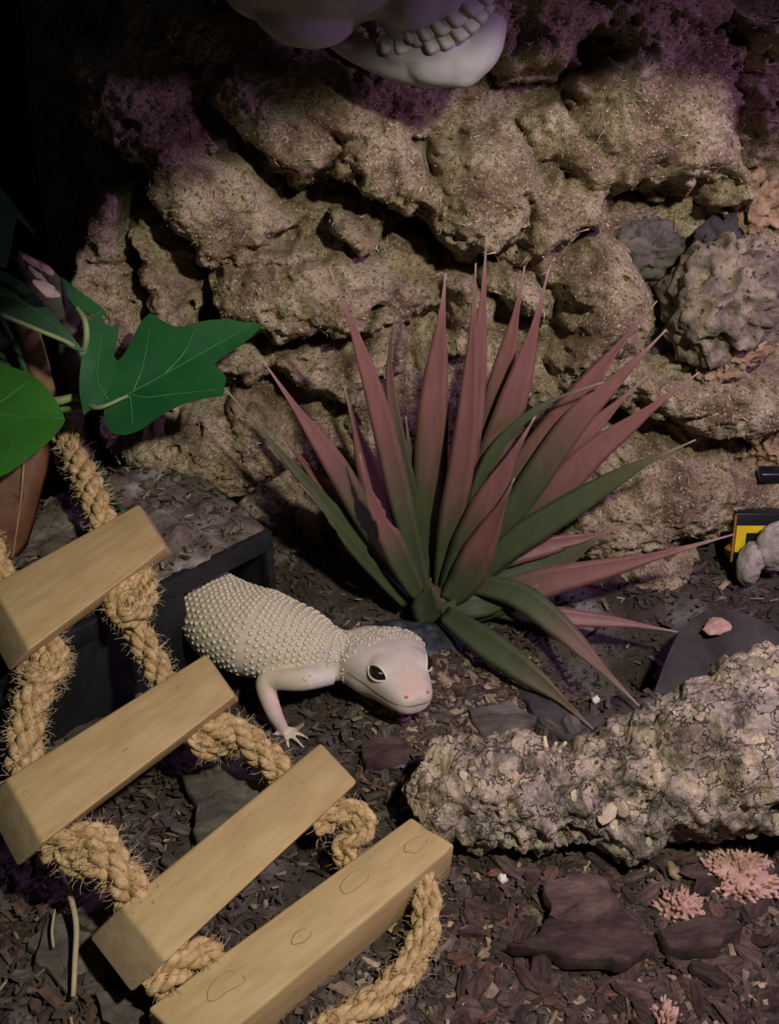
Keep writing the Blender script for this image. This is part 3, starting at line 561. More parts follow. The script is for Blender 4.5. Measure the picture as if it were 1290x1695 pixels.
LV = [([(703, 985), (668, 850), (630, 690), (590, 560), (545, 443)], 44, .75, (0, .8)), ([(712, 985), (688, 850), (655, 700), (645, 600), (658, 500)], 26, .45, (.3, 1.8)),
      ([(722, 985), (712, 850), (716, 690), (728, 560), (738, 452)], 62, .72, (.5, 1.8)), ([(730, 990), (745, 880), (768, 740), (780, 590), (788, 436)], 50, .8, (0, .4)),
      ([(735, 985), (762, 820), (782, 680), (797, 530), (806, 388)], 46, .8, (.3, 1.4)), ([(745, 960), (790, 800), (826, 640), (850, 540), (869, 440)], 46, .62, (.6, 2.0)),
      ([(748, 965), (800, 800), (850, 660), (880, 560), (909, 444)], 56, .72, (.4, 1.2)), ([(760, 960), (850, 800), (930, 690), (1010, 590), (1088, 498)], 50, .85, (.8, 2.0)),
      ([(765, 965), (860, 830), (950, 700), (1030, 620), (1104, 545)], 52, .62, (.5, 1.2)), ([(770, 970), (860, 860), (940, 750), (1010, 680), (1072, 622)], 46, .8, (.6, 1.6)),
      ([(770, 975), (870, 880), (960, 770), (1060, 690), (1158, 616)], 58, .78, (.3, .7)), ([(765, 975), (850, 900), (950, 835), (1050, 775), (1152, 728)], 52, .12, (.1, -.2)),
      ([(770, 965), (830, 925), (900, 905), (970, 890), (1048, 868)], 40, .85, (.3, .6)), ([(760, 985), (830, 960), (900, 940), (960, 910), (1010, 878)], 58, .15, (0, .2)),
      ([(720, 1032), (800, 1000), (900, 965), (1050, 930), (1217, 884)], 62, .62, (-.3, -.9)), ([(765, 965, 1.6), (850, 982, 2.1), (920, 1032, 1.8), (990, 1100, 1.2), (1066, 1176, .6)], 50, .42, (-.3, -2.0)),
      ([(735, 1015, 1.0), (790, 1055, 1.3), (860, 1105, 1.2), (920, 1150, .9), (992, 1216, .45)], 54, .28, (-.5, -2.2)), ([(765, 995, 1.0), (850, 1012, 1.1), (940, 1022, 1.1), (1040, 1032, .9), (1134, 1048, .6)], 36, .75, (.2, -.6)),
      ([(692, 985), (620, 880), (555, 770), (500, 690), (432, 592)], 46, .62, (.1, .9)), ([(685, 985), (620, 900), (560, 830), (515, 780), (462, 715)], 44, .9, (.5, 1.2)),
      ([(680, 985), (610, 910), (540, 835), (460, 745), (372, 642)], 30, .15, (0, .9)), ([(672, 1002), (625, 950), (580, 900), (540, 850), (496, 800)], 24, .2, (-.2, .1)),
      ([(695, 990), (668, 940), (640, 880), (612, 820), (596, 752)], 46, .62, (-.4, -.5)), ([(700, 980), (660, 900), (622, 810), (595, 730), (570, 640)], 58, .85, (.6, 1.4)),
      ([(738, 992), (770, 920), (805, 840), (840, 770), (886, 690)], 66, .62, (-.2, -.2)), ([(742, 995), (770, 960), (795, 910), (825, 850), (852, 792)], 62, .70, (-.4, -.6)),
      ([(770, 880), (800, 780), (845, 715), (910, 665), (1000, 632)], 22, .05, (-.1, .3)), ([(706, 1032), (706, 1010), (708, 995), (710, 980), (713, 958)], 54, .10, (-.7, -.8)),
      ([(715, 985), (700, 900), (690, 820), (680, 760), (672, 690)], 44, .2, (.7, 1.2)), ([(740, 985), (760, 880), (790, 790), (830, 720), (880, 650)], 48, .3, (.7, 1.4)),
      ([(700, 985), (650, 900), (610, 840), (570, 790), (535, 730)], 46, .15, (.6, 1.2)), ([(730, 1015), (770, 1005), (810, 1000), (850, 985), (890, 970)], 44, .05, (-.6, -.8)),
      ([(760, 985), (840, 900), (900, 840), (960, 790), (1030, 730)], 50, .3, (.5, .9))]
for i, (pth, wp, pk, yd) in enumerate(LV):
    agleaf(pth, wp * .95, pk, yd, i, twist=[.5, -.6, .2, -.3, .4, -.2][i % 6], torn=i in (21, 22))
V, F = ellipsoid(CR + Z3 * -.2, [RT * .75, np.array([0, .6, 0]), Z3 * .95], 20, 12); V += .08 * fbm(V, 2.5, 3, 9)[:, None] * unit([1, .4, .7]); mk('crown', (V, F), M['agave_base'], agave)
def rock(name, c, axes, mat, label, cat, amp=.25, sc=.8, seed=0, n=40, m=26, parent=None, group=None, pw=1.0, ridge=0.0, fine=.06):
    V, F = ellipsoid((0, 0, 0), axes, n, m); d = V / (np.linalg.norm(V, axis=1)[:, None] + 1e-9); Vn = V + np.asarray(c)
    r = amp * fbm(Vn, sc, 4, seed) + fine * fbm(Vn, sc * 5, 3, seed + 3)
    if ridge: r = r + ridge * (1 - 2 * np.abs(fbm(Vn, sc * 1.6, 3, seed + 9)))
    return mk(name, (Vn + d * r[:, None], F), mat, parent, label=label, cat=cat, group=group)
# gritty dark stone by the crown
g = PZ(668, 1068, 0); rock('stone', g + Z3 * .1, [RT * 2.3, np.array([0, 1.15, 0]), Z3 * .55], M['gritty'], 'blue-grey gritty stone at the foot of the spiky plant', 'stone', .18, 1.0, 4)
# crumbs of soil caught in the crown
# ------------------------------------------------------------------ ivy
ivy = thing('ivy_vine', PZ(60, 700, 5.0), 'artificial ivy with broad lobed green leaves hanging over the hide', 'ivy')
Z4 = lambda pts: [(x / 2.354, 280 + y / 2.354) for x, y in pts]
def ivyleaf(outline, c, zc, tilt, mat, midrib=None, veins=(), bend=0.12, fold=None, seed=0, wave=.12):
    """outline in pixels, laid on a plane through the point (c, zc) that leans by tilt=(nx, ny, nz)"""
    o = PZ(*c, zc); n = unit(tilt); bm = bmesh.new(); P = [PPL(x, y, o, n) for x, y in outline]
    P = catmull(P + [P[0]], len(P) * 3)[:-1] if False else np.array(P)
    D = []
    for i in range(len(P)):
        a, b_ = P[i], P[(i + 1) % len(P)]; k = max(1, int(np.linalg.norm(b_ - a) / .22)); D += [a + (b_ - a) * j / k for j in range(k)]
    P = np.array(D); vs = [bm.verts.new(Vector(p)) for p in P]; f = bm.faces.new(vs); f.normal_update(); bmesh.ops.triangulate(bm, faces=[f])
    for _ in range(3):
        es = [e for e in bm.edges if e.calc_length() > .30]
        if es: bmesh.ops.subdivide_edges(bm, edges=es, cuts=1); bm.normal_update(); bmesh.ops.triangulate(bm, faces=[q for q in bm.faces if len(q.verts) > 3])
    bmesh.ops.remove_doubles(bm, verts=bm.verts, dist=.004)
    V = np.array([v.co[:] for v in bm.verts]); bm.verts.index_update(); F = [tuple(v.index for v in q.verts) for q in bm.faces]; bm.free()
    s1 = unit(np.cross(n, [0, 0, 1.0])); s2 = np.cross(n, s1)
    def disp(Q):
        Q = np.atleast_2d(Q); d = np.zeros(len(Q))
        if midrib is not None:
            a, b_ = PPL(*midrib[0], o, n), PPL(*midrib[1], o, n); t = unit(b_ - a); w_ = Q - a; al = w_ @ t; perp = np.linalg.norm(w_ - np.outer(al, t), axis=1); d += bend * perp - .03 * al ** 2 * .6
        if fold is not None:
            a, b_ = PPL(*fold[0], o, n), PPL(*fold[1], o, n); t = unit(b_ - a); side = np.cross(n, t); sd = (Q - a) @ side * fold[2]; d += np.clip(sd, 0, 9) * .22
        return d + wave * fbm(Q, .45, 2, seed)
    V = V + np.outer(disp(V), n); th = .045; m_ = len(V)
    from collections import Counter
    cnt = Counter(tuple(sorted((q[i], q[(i + 1) % 3]))) for q in F for i in range(3)); F2 = [tuple(reversed([i + m_ for i in q])) for q in F]
    for q in F:
        for i in range(3):
            a, b_ = q[i], q[(i + 1) % 3]
            if cnt[tuple(sorted((a, b_)))] == 1: F2.append((b_, a, a + m_, b_ + m_))
    lf = mk('leaf', (np.vstack([V, V - n * th]), F + F2), mat, ivy, autosmooth=60)
    for pa in veins:
        Q = np.array([PPL(x, y, o, n) for x, y in pa]); Q = catmull(Q, 14); Q = Q + np.outer(disp(Q) + .012, n); mk('vein', tube(Q, [.035, .024, .012], 5), M['vein'], lf)
NRM = (.12, -.55, .83)
main = Z4([(405, 938), (408, 980), (425, 1022), (452, 1044), (490, 1052), (530, 1046), (570, 1030), (640, 985), (720, 945), (800, 930), (872, 926), (878, 890), (884, 850), (862, 815), (835, 795), (862, 768), (905, 740), (945, 715), (990, 672), (1030, 632), (985, 626), (930, 622), (870, 615), (815, 619), (760, 630), (720, 640), (692, 640), (662, 628), (625, 605), (588, 580), (562, 600), (545, 622), (525, 658), (505, 700), (485, 735), (462, 758), (448, 740), (455, 700), (468, 615), (440, 628), (415, 618), (396, 562), (370, 590), (350, 605), (334, 660), (322, 740), (312, 820), (311, 880), (326, 958), (350, 940), (380, 932)])
ivyleaf(main, (230, 640), 9.4, NRM, M['ivy'], Z4([(500, 885), (1030, 632)]), [Z4(q) for q in ([(370, 938), (500, 885), (700, 790), (960, 650)], [(505, 885), (580, 910), (700, 905), (850, 900)], [(505, 885), (515, 940), (520, 1010)], [(520, 880), (560, 780), (588, 620)], [(640, 820), (720, 740), (760, 660)], [(420, 900), (380, 820), (400, 640)])], .14, (Z4([(470, 740)])[0], Z4([(395, 940)])[0], 1), 1)
big = Z4([(-200, 700), (-60, 690), (0, 768), (60, 782), (125, 808), (180, 850), (215, 895), (240, 935), (250, 965), (240, 990), (220, 1020), (185, 1062), (150, 1092), (115, 1128), (80, 1160), (40, 1192), (0, 1212), (-80, 1235), (-180, 1200), (-280, 1050), (-290, 850)])
ivyleaf(big, (20, 680), 9.2, (.05, -.35, .93), M['ivy_bright'], Z4([(-200, 930), (250, 965)]), [Z4([(-250, 900), (-100, 930), (60, 960), (240, 962)]), Z4([(-100, 930), (0, 1010), (60, 1100)]), Z4([(-60, 935), (40, 880), (120, 830)])], .10, seed=2)
ivyleaf(Z4([(-120, 560), (0, 608), (40, 640), (80, 680), (115, 718), (150, 765), (178, 810), (190, 852), (150, 850), (60, 830), (-100, 800)]), (30, 600), 8.7, (.3, -.6, .7), M['ivy_olive'], Z4([(-100, 680), (190, 850)]), [Z4([(-100, 660), (40, 720), (180, 845)])], .12, seed=3)
ivyleaf(Z4([(-140, 360), (0, 396), (45, 415), (85, 442), (125, 480), (162, 520), (200, 555), (232, 590), (265, 625), (322, 692), (285, 688), (240, 672), (195, 648), (150, 622), (80, 596), (0, 590), (-140, 596)]), (50, 500), 12.0, (.10, -.5, .85), M['ivy_olive'], Z4([(-100, 480), (320, 690)]), [Z4([(-100, 470), (60, 510), (180, 580), (310, 685)])], .12, seed=4)
ivyleaf(Z4([(-140, 40), (-40, 60), (0, 112), (32, 150), (66, 192), (56, 230), (46, 290), (36, 340), (26, 392), (-40, 380), (-140, 330)]), (5, 380), 14.6, (.15, -.6, .8), M['ivy_olive'], Z4([(-100, 200), (60, 200)]), [Z4([(-120, 180), (0, 200), (55, 205)])], .12, seed=5)
ivyleaf(Z4([(-60, 30), (0, 72), (30, 105), (62, 150), (110, 212), (157, 280), (112, 232), (66, 188), (30, 150), (0, 112), (-60, 80)]), (30, 350), 14.9, (.15, -.6, .8), M['ivy_olive'], None, [], 0, seed=6, wave=.03)
ivyleaf(Z4([(238, 418), (270, 440), (305, 470), (345, 500), (385, 528), (410, 552), (424, 582), (395, 565), (360, 560), (330, 560), (300, 545), (265, 500)]), (145, 490), 11.6, (.2, -.6, .75), M['ivy'], None, [], 0, seed=7, wave=.05)
def ivystem(pts, r, name='petiole', mat='petiole'): mk(name, tube([PZ(*p) for p in pts], r, 10, 24), M[mat], ivy)
ivystem([(126, 508, 11.6), (140, 530, 11.4), (143, 560, 10.9), (137, 590, 10.2), (132, 640, 9.2)], [.07, .10, .11, .10, .07])
ivystem([(60, 664, 8.6), (95, 664, 8.7), (128, 658, 8.8), (160, 675, 9.2), (212, 655, 9.4)], [.14, .16, .13, .08, .06])
ivystem([(40, 682, 8.2), (100, 678, 8.2), (140, 676, 8.6)], [.10, .12, .08])
ivystem([(135, 590, 10.2), (118, 570, 11.0), (60, 545, 11.6), (0, 520, 12.0)], [.06, .08, .08, .07])
ivystem([(-60, 420, 13.5), (20, 560, 10.0), (75, 690, 7.2), (140, 740, 5.6), (182, 812, 4.9), (205, 850, 4.6)], [.12, .12, .12, .11, .11, .10], 'stem', 'ivy_olive')
# woody stem, dried leaf and a bark splinter by the ivy
br = thing('woody_stem', PZ(60, 640, 4.6), 'light brown woody stem rising behind the ivy leaves', 'stem')
V, F = eloft([PZ(20, 480, 12.0), PZ(46, 545, 10.4), PZ(62, 600, 8.9), PZ(78, 655, 7.4), PZ(92, 720, 5.6), PZ(100, 770, 4.45)], [.30, .40, .42, .36, .3, .3], [.15] * 6, [.15] * 6, 12, (0, -1, .4), steps=40); V += .05 * fbm(V, 1.6, 3, 2)[:, None] * unit([1, -1, .3]); mk('stalk', (V, F), M['stem_wood'], br)
dl = [(-60, 760), (0, 752), (40, 745), (72, 722), (84, 740), (80, 775), (68, 820), (58, 862), (46, 902), (18, 936), (0, 952), (-50, 960)]
o = PZ(40, 850, 5.6); n = unit((.45, -.75, .45)); P = np.array([PPL(x, y, o, n) for x, y in dl]); cc = P.mean(0)
rings = [cc + (P - cc) * q + n * (.45 * (1 - q ** 2) + .12 * fbm(cc + (P - cc) * q, .9, 2, 5))[:, None] for q in (1, .8, .6, .4, .2, .02)]; bk = [r - n * .06 for r in rings[::-1]]
dlf = thing('dried_leaf', PZ(30, 900, 4.6), 'curled dark brown dried leaf beside the top rung', 'leaf'); mk('blade', loft(None, rings + bk + [rings[0]]), M['dry_leaf'], dlf)
mk('midrib', tube([P[2] + n * .12, cc + n * .5, P[9] + n * .1], [.05, .045, .03], 6, 14), M['stem_wood'], dlf)
V, F = eloft([PZ(30, 425, 13.2), PZ(62, 455, 12.3), PZ(95, 500, 11.0), PZ(118, 560, 9.2), PZ(124, 640, 7.0), PZ(120, 720, 4.5)], [.15, .55, .6, .5, .5, .4], [.3] * 6, [.3] * 6, 18, (0, -1, .4), steps=60)
V += .16 * fbm(V, 1.1, 4, 12)[:, None] * unit([.6, -1, .3]); bs = thing('bark_splinter', PZ(120, 720, 4.4), 'dark bark splinter with a pale lichen crust behind the ivy', 'bark'); mk('splinter', (V, F), M['bark'], bs)
for a, b_ in (((40, 428), (88, 452)), ((50, 448), (86, 478)), ((62, 470), (92, 486))):
    rock('lichen_crust', PZ((a[0] + b_[0]) / 2, (a[1] + b_[1]) / 2, 12.9), [unit(PZ(*b_, 12.4) - PZ(*a, 12.9)) * .5, np.array([0, .12, .1]), Z3 * .12], M['flake'], None, None, .12, 2.2, int(a[0]), 16, 10, parent=bs)

# ------------------------------------------------------------------ skull
skull = thing('skull_ornament', PY(640, 150, 9.2), 'grey resin human skull ornament resting on the rock ledge', 'skull')
def SK(px, py, y): return PY(px, py, y)
sv = SK(0, 0, 8) - SK(1, 0, 8); u1 = np.linalg.norm(sv)                               # cm per pixel there
VX = RT; VYs = -UPV; VN = -FW
def el(px, py, y, rx, ry, rz, rot=0, e=1.0):
    a = math.radians(rot); e1 = VX * math.cos(a) + VYs * math.sin(a); e2 = -VX * math.sin(a) + VYs * math.cos(a); return ellipsoid(SK(px, py, y), [e1 * rx * u1, e2 * ry * u1, VN * rz * u1], 24, 16, e)
up_ = remesh([el(505, 2, 8.3, 98, 76, 60, 12), el(430, -40, 8.8, 70, 70, 60), el(610, -12, 8.3, 105, 38, 50, 6), el(705, -25, 7.9, 85, 66, 75, -38), el(660, 42, 8.1, 26, 38, 30, -28), el(745, -20, 7.7, 62, 52, 55, -38), el(540, -190, 9.2, 260, 210, 190)], .12, 6)
V, F = up_; V = V + .06 * fbm(V, .7, 3, 3)[:, None] * VN; mk('cranium', (V, F), M['bone'], skull)
jaw = remesh([tube([SK(520, 10, 9.3), SK(556, 58, 9.0), SK(600, 86, 8.6), SK(652, 104, 8.2), SK(710, 112, 7.9), SK(765, 104, 7.6), SK(800, 78, 7.7), SK(815, 30, 8.3)], [.5, .42, .42, .5, .6, .68, .6, .5], 14, 40), el(735, 108, 7.6, 62, 34, 34, -4), el(772, 118, 7.5, 34, 26, 30, -30), el(690, 84, 7.9, 55, 24, 26, -10), el(752, 72, 7.6, 52, 24, 26, -38)], .1, 4)
V, F = jaw; V = V + .05 * fbm(V, .9, 3, 6)[:, None] * VN; mk('jaw', (V, F), M['bone'], skull)
for (px, py, rx, ry, rot, y) in [(682, 50, 14, 19, -20, 7.55), (704, 44, 14, 22, -28, 7.35), (727, 33, 15, 24, -32, 7.2), (751, 17, 16, 25, -36, 7.1), (776, 0, 16, 25, -40, 7.05), (797, -16, 14, 24, -44, 7.1),
                              (643, 74, 13, 15, -5, 7.85), (668, 77, 14, 13, -8, 7.65), (694, 62, 12, 13, -14, 7.5), (716, 72, 13, 15, -24, 7.25), (738, 64, 13, 16, -30, 7.15), (760, 50, 13, 17, -36, 7.05), (777, 37, 12, 17, -40, 7.05), (791, 22, 11, 17, -44, 7.1), (802, 8, 9, 16, -48, 7.2)]:
    V, F = el(px, py, y, rx * 1.10, ry * 1.12, 10, rot, .6); mk('tooth', (V, F), M['tooth'], skull)

# ------------------------------------------------------------------ lichen-covered cork log
def gnarl(name, C, W, Hh, mat, label, cat, n=72, steps=150, amp=.45, sc=.7, seed=0, up=(0, 0, 1), power=2.2, fine=.12, parent=None, plates=0):
    V, F = eloft(C, W, Hh, Hh, n, up, power, steps); cen = catmull(C, steps); idx_ = np.repeat(np.arange(steps), n); d = V - cen[idx_]; L_ = np.linalg.norm(d, axis=1)[:, None] + 1e-9; d = d / L_
    r = amp * fbm(V, sc, 4, seed) + fine * fbm(V, sc * 4.5, 3, seed + 5) + amp * .5 * (1 - 2.2 * np.abs(fbm(V, sc * 1.4, 2, seed + 8)))
    r -= np.clip(fbm(V, sc * 1.9, 2, seed + 11) - .55, 0, 1) * 1.2 * amp * 2
    cols = None
    if plates:
        tones = np.array([[.70, .62, .44], [.74, .65, .50], [.30, .27, .245], [.54, .44, .335], [.56, .44, .37], [.16, .135, .115], [.42, .375, .33]])
        cols = np.zeros((len(V), 3))
        from mathutils.kdtree import KDTree
        r_ = np.random.default_rng(seed); pick = r_.choice(len(V), plates, replace=False); kd = KDTree(plates); hts = r_.uniform(-.05, .09, plates); V2 = V + d * r[:, None]; Vp = V2[pick]; zn = .15 + .9 * fbm(Vp, .5, 2, 88); zn = zn[:, None]; lo_ = np.clip((zn + .15) / .4, 0, 1); hi_ = np.clip(.5 + 1.3 * fbm(Vp, .35, 2, 123), 0, 1)[:, None]; tc_ = ((tones[0] * hi_ + tones[3] * 1.15 * (1 - hi_)) * lo_ + (tones[6] * .6 + tones[4] * .4) * (1 - lo_)) * r_.uniform(.82, 1.15, (plates, 1)); Q = V2 + .14 * np.stack([fbm(V2, 2.2, 2, 71), fbm(V2, 2.2, 2, 72), fbm(V2, 2.2, 2, 73)], 1)
        for i, k in enumerate(pick): kd.insert(Vector(V2[k]), i)
        kd.balance()
        for i in range(len(V)):
            (c1, i1, d1), (c2, i2, d2) = kd.find_n(Vector(Q[i]), 2); g = d2 - d1; r[i] += hts[i1] * min(1, g / .09) - .07 * max(0, 1 - g / .06); wg = min(1, g / .05) * .5; cols[i] = tc_[i1] * (.5 + wg) + tc_[i2] * (.5 - wg)
    return mk(name, (V + d * r[:, None], F), mat, parent, label=label, cat=cat, attr=None if cols is None else {'col': cols}), V + d * r[:, None], F
LC = [PZ(700, 1290, 1.2), PZ(745, 1300, 1.5), PZ(830, 1312, 1.55), PZ(920, 1320, 1.5), PZ(1010, 1300, 1.9), PZ(1120, 1275, 2.4), PZ(1240, 1240, 2.8), PZ(1420, 1180, 3.2)]
log = thing('cork_log', (LC[3][0], LC[3][1], 0), 'cork log crusted with yellowish lichen lying on the bark chips', 'log')
lo, LVv, LF = gnarl('trunk', LC, [.9, 1.55, 1.65, 1.5, 1.75, 2.1, 2.6, 2.9], [.8, 1.25, 1.35, 1.25, 1.6, 2.0, 2.4, 2.6], M['lichen'], None, None, 130, 340, .36, .7, 14, parent=log, plates=420)
LB = BVHTree.FromPolygons([Vector(v) for v in LVv], LF)
def flakemesh(k):
    r_ = np.random.default_rng(k); n = 11; a = np.linspace(0, 2 * math.pi, n, endpoint=False); r = r_.uniform(.82, 1.12, n)
    top = np.stack([np.cos(a) * r * .85, np.sin(a) * r * .85, .14 + .05 * r_.standard_normal(n)], 1); bot = np.stack([np.cos(a) * r, np.sin(a) * r, np.full(n, -.25)], 1)
    V = np.vstack([[[0, 0, .24]], top, bot]); F = [(0, 1 + j, 1 + (j + 1) % n) for j in range(n)] + [(1 + j, 1 + n + j, 1 + n + (j + 1) % n, 1 + (j + 1) % n) for j in range(n)] + [tuple(1 + n + j for j in range(n - 1, -1, -1))]
    me = bpy.data.meshes.new('lichen_flake'); me.from_pydata((V * U).tolist(), [], F); me.update(); me.polygons.foreach_set('use_smooth', [True] * len(me.polygons)); me.materials.append(M['flake']); return me
FM = [flakemesh(k) for k in range(8)]
def mesh_child(name, me, parent, p, n, scale, rz):
    o = bpy.data.objects.new(name, me); COL.objects.link(o); o.parent = parent; q = Vector(n).to_track_quat('Z', 'Y').to_matrix().to_4x4() @ Matrix.Rotation(rz, 4, 'Z')
    o.matrix_local = Matrix.Translation(Vector((np.asarray(p) - np.array(parent['_o'])) * U)) @ q @ Matrix.Diagonal((*scale, 1)); return o
nfl = 0
for k in range(900):
    if nfl >= 24: break
    px, py = rng.uniform(690, 1288), rng.uniform(1060, 1420); h = LB.ray_cast(Vector(CAM), Vector(unit(ray(px, py))))
    if h[0] is None: continue
    p, n = np.array(h[0]), np.array(h[1]); n = n if np.dot(n, CAM - p) > 0 else -n
    if fbm(p[None], .45, 2, 99)[0] < -.12 or n[2] < .05: continue
    s = rng.uniform(.10, .34) * rng.uniform(.7, 1.3); mesh_child('lichen_flake', FM[k % 8], log, p, unit(n + .25 * rng.standard_normal(3)), (s * 1.1, s * rng.uniform(.6, 1.1), .10), rng.uniform(0, 6.3)); nfl += 1
tuft = PZ(908, 1238, 2.7)
for k in range(7):
    d = unit([rng.uniform(-.6, .6), rng.uniform(-.4, .4), 1]); p = tuft + np.array([rng.uniform(-.25, .25), rng.uniform(-.2, .2), -.5]); V, F = tube([p, p + d * .35, p + d * .7 + rng.standard_normal(3) * .12], [.10, .09, .05], 7, 10)
    mk('lichen_frond', (V + .04 * fbm(V, 5, 2, k)[:, None] * d, F), M['flake'], log)

# ------------------------------------------------------------------ cork chunks and stones along the wall
def wallpt(px, py, out=.0):
    p = onwall(px, py); p = p if p is not None else PY(px, py, 9); return p + unit(CAM - p) * out
def chunk(px, py, rx, ry, rot, out, mat, name, label, cat, amp=.5, sc=.8, seed=0, depth=.8, n=64, m=44, ridge=.25):
    p = wallpt(px, py, out); d = np.dot(p - CAM, FW) / FPX; a = math.radians(rot); e1 = RT * math.cos(a) - UPV * math.sin(a); e2 = RT * math.sin(a) + UPV * math.cos(a)
    return rock(name, p, [e1 * rx * d, e2 * ry * d, -FW * min(rx, ry) * d * depth], mat, label, cat, amp, sc, seed, n, m, ridge=ridge, fine=.13)
chunk(1200, 500, 92, 105, 35, .7, M['cork'], 'cork_chunk', 'large knobbly grey-tan cork chunk wedged against the rock wall', 'cork', .42, .8, 31, ridge=.35)
chunk(1272, 340, 46, 52, 10, .7, M['cork_tan'], 'cork_chunk', 'small tan cork chunk above the large knobbly cork chunk', 'cork', .25, 1.3, 33)
chunk(1222, 588, 66, 26, -32, 2.3, M['cork_tan'], 'cork_strip', 'orange-tan cork strip along the lower rim of the large cork chunk', 'cork', .2, 1.6, 35)
chunk(1072, 418, 62, 48, -25, .5, M['bark'], 'bark_knot', 'dark curled bark knot between the rock bulges and the cork chunk', 'bark', .3, 1.1, 37)
chunk(1195, 395, 28, 62, 40, .5, M['slate'], 'bark_strip', 'dusky purple-brown bark strip standing over the large cork chunk', 'bark', .15, 1.1, 39, .45)
chunk(1285, 745, 42, 46, 0, .6, M['cork_tan'], 'cork_chunk', 'porous tan cork lump above the black and yellow gadget', 'cork', .22, 1.6, 41)
chunk(1115, 522, 26, 66, 24, .6, M['bark'], 'bark_strip', 'narrow grey bark strip at the side of the large cork chunk', 'bark', .12, 1.2, 43, .5)
# slate with a pink fleck behind the log
sl = [PZ(1068, 1185, -.9), PZ(1128, 1042, .9), PZ(1205, 1010, 2.0), PZ(1300, 1060, 2.0), PZ(1290, 1180, -.2), PZ(1180, 1230, -1.2)]
cc = np.mean(sl, 0); nn = unit(np.cross(sl[1] - sl[0], sl[4] - sl[0])); nn = nn if nn[2] > 0 else -nn; pts = catmull(sl + [sl[0]], 43)[:-1]
rg = [cc + (pts - cc) * q + nn * (.10 * (1 - q) + .12 * fbm(cc + (pts - cc) * q, 1.0, 3, 7))[:, None] for q in (.03, .35, .7, .93, 1.0)]; rb = [cc + (pts - cc) * q - nn * .35 for q in (1.0, .5, .03)]
slate = mk('slate', loft(None, rg + rb), M['slate'], label='flat dark purple slate leaning behind the cork log', cat='slate', autosmooth=50)
p = PZ(1192, 1036, 1.45); rock('bark_scrap', p + Z3 * .12, [unit([1, .6, .1]) * .75, unit([-.6, 1, 0]) * .42, Z3 * .16], M['moss'], 'pinkish bark scrap lying on the dark slate', 'bark', .14, 1.8, 51, 24, 14)
chunk(1225, 985, 42, 50, 30, 1.0, M['bark'], 'bark_knot', 'mossy brown bark lump between the slate and the pale stones', 'bark', .2, 1.0, 53)
for i, (px, py, rx, ry, lab) in enumerate([(1285, 905, 34, 48, 'rounded pale speckled stone in front of the black gadget'), (1243, 932, 20, 36, 'small pale stone leaning beside the rounded speckled stone')]):
    p = PY(px, py, 5.6 - .2 * i); d = np.dot(p - CAM, FW) / FPX; rock('stone', p, [RT * rx * d, np.array([0, .7, .3]) * .8, Z3 * ry * d], M['pale_rock'], lab, 'stone', .16, 1.1, 60 + i, 36, 24)
# black gadget with a yellow printed bracket
gp = PY(1218, 850, 6.6); gd = thing('gauge', gp - Z3 * 1.4, 'black plastic gauge with a yellow bracket printed on its front', 'gauge')
sx, sz = RT, unit([0, .35, 1.0]); sy = np.cross(sz, sx); sy = sy if sy[1] > 0 else -sy
ta = gp + sz * .10
mk('case', boxat(ta - sz * 2.1, sx * 3.4, sy * .9, sz * 2.0, .06), M['glossy_black'], gd, autosmooth=40)
def bar(x0, x1, z0, z1, mat, nm, t=.03): mk(nm, boxat(ta - sz * 2.1 + sx * x0 + sz * z0 - sy * t, sx * (x1 - x0), sy * (t + .01), sz * (z1 - z0), .005), mat, gd, smooth=False)
bar(.10, 1.7, 1.20, 1.50, M['yellow'], 'yellow_print'); bar(.10, .50, .40, 1.20, M['yellow'], 'yellow_print'); bar(-.02, .06, 0, 1.95, M['amber'], 'edge_strip', .05)
p = PY(1212, 908, 6.3); rock('amber_bead', p, [RT * .28, np.array([0, .2, 0]), Z3 * .17], M['amber'], 'small amber bead below the black gauge', 'bead', .04, 2, 71, 16, 10)
# the dull bar lying above it
p = wallpt(1278, 800, .3); mk('dark_clip', boxat(p - RT * .5, RT * 2.2, np.array([0, .5, .1]), Z3 * .42, .08), M['glossy_black'], label='dark shiny clip above the black gauge', cat='clip', autosmooth=40)

# ------------------------------------------------------------------ pink dried moss clumps
def mossclump(px, py, rx, ry, cnt, label, seed):
    r_ = np.random.default_rng(seed); c = PZ(px, py, .5); z0 = fz1(c[0], c[1]); t = thing('moss_clump', (c[0], c[1], z0), label, 'moss'); sc = np.dot(c - CAM, FW) / FPX
    V, F = ellipsoid((c[0], c[1], z0 + .15), [RT * rx * sc * .8, np.array([0, 1, 0]) * ry * sc * 1.1, Z3 * .45], 20, 12); V += .12 * fbm(V, 2, 3, seed)[:, None]; mk('core', (V, F), M['moss'], t); ss = []
    for _ in range(cnt):
        a = r_.uniform(0, 6.28); q = math.sqrt(r_.uniform(0, 1)); p = np.array([c[0] + math.cos(a) * q * rx * sc, c[1] + math.sin(a) * q * ry * sc * 1.3, z0 + .5 * (1 - q * q) + .05]); d = unit([math.cos(a) * q + r_.uniform(-.5, .5), math.sin(a) * q + r_.uniform(-.5, .5), .7])
        ss.append(tube([p - d * .2, p + d * .12, p + d * .24 + r_.standard_normal(3) * .06], [.08, .075, .02], 6, 6))
    mk('sprig', merge(*ss), M['moss'], t, kind='stuff')
mossclump(1225, 1438, 66, 38, 190, 'large pink dried moss clump against the underside of the cork log', 1)
mossclump(1130, 1492, 34, 20, 70, 'small pale pink moss clump beside the large moss clump', 2)
mossclump(1106, 1676, 20, 20, 45, 'tiny pink moss tuft among the dark bark chips', 3)
mossclump(1045, 1400, 34, 18, 60, 'brownish dried moss tuft under the middle of the cork log', 4)

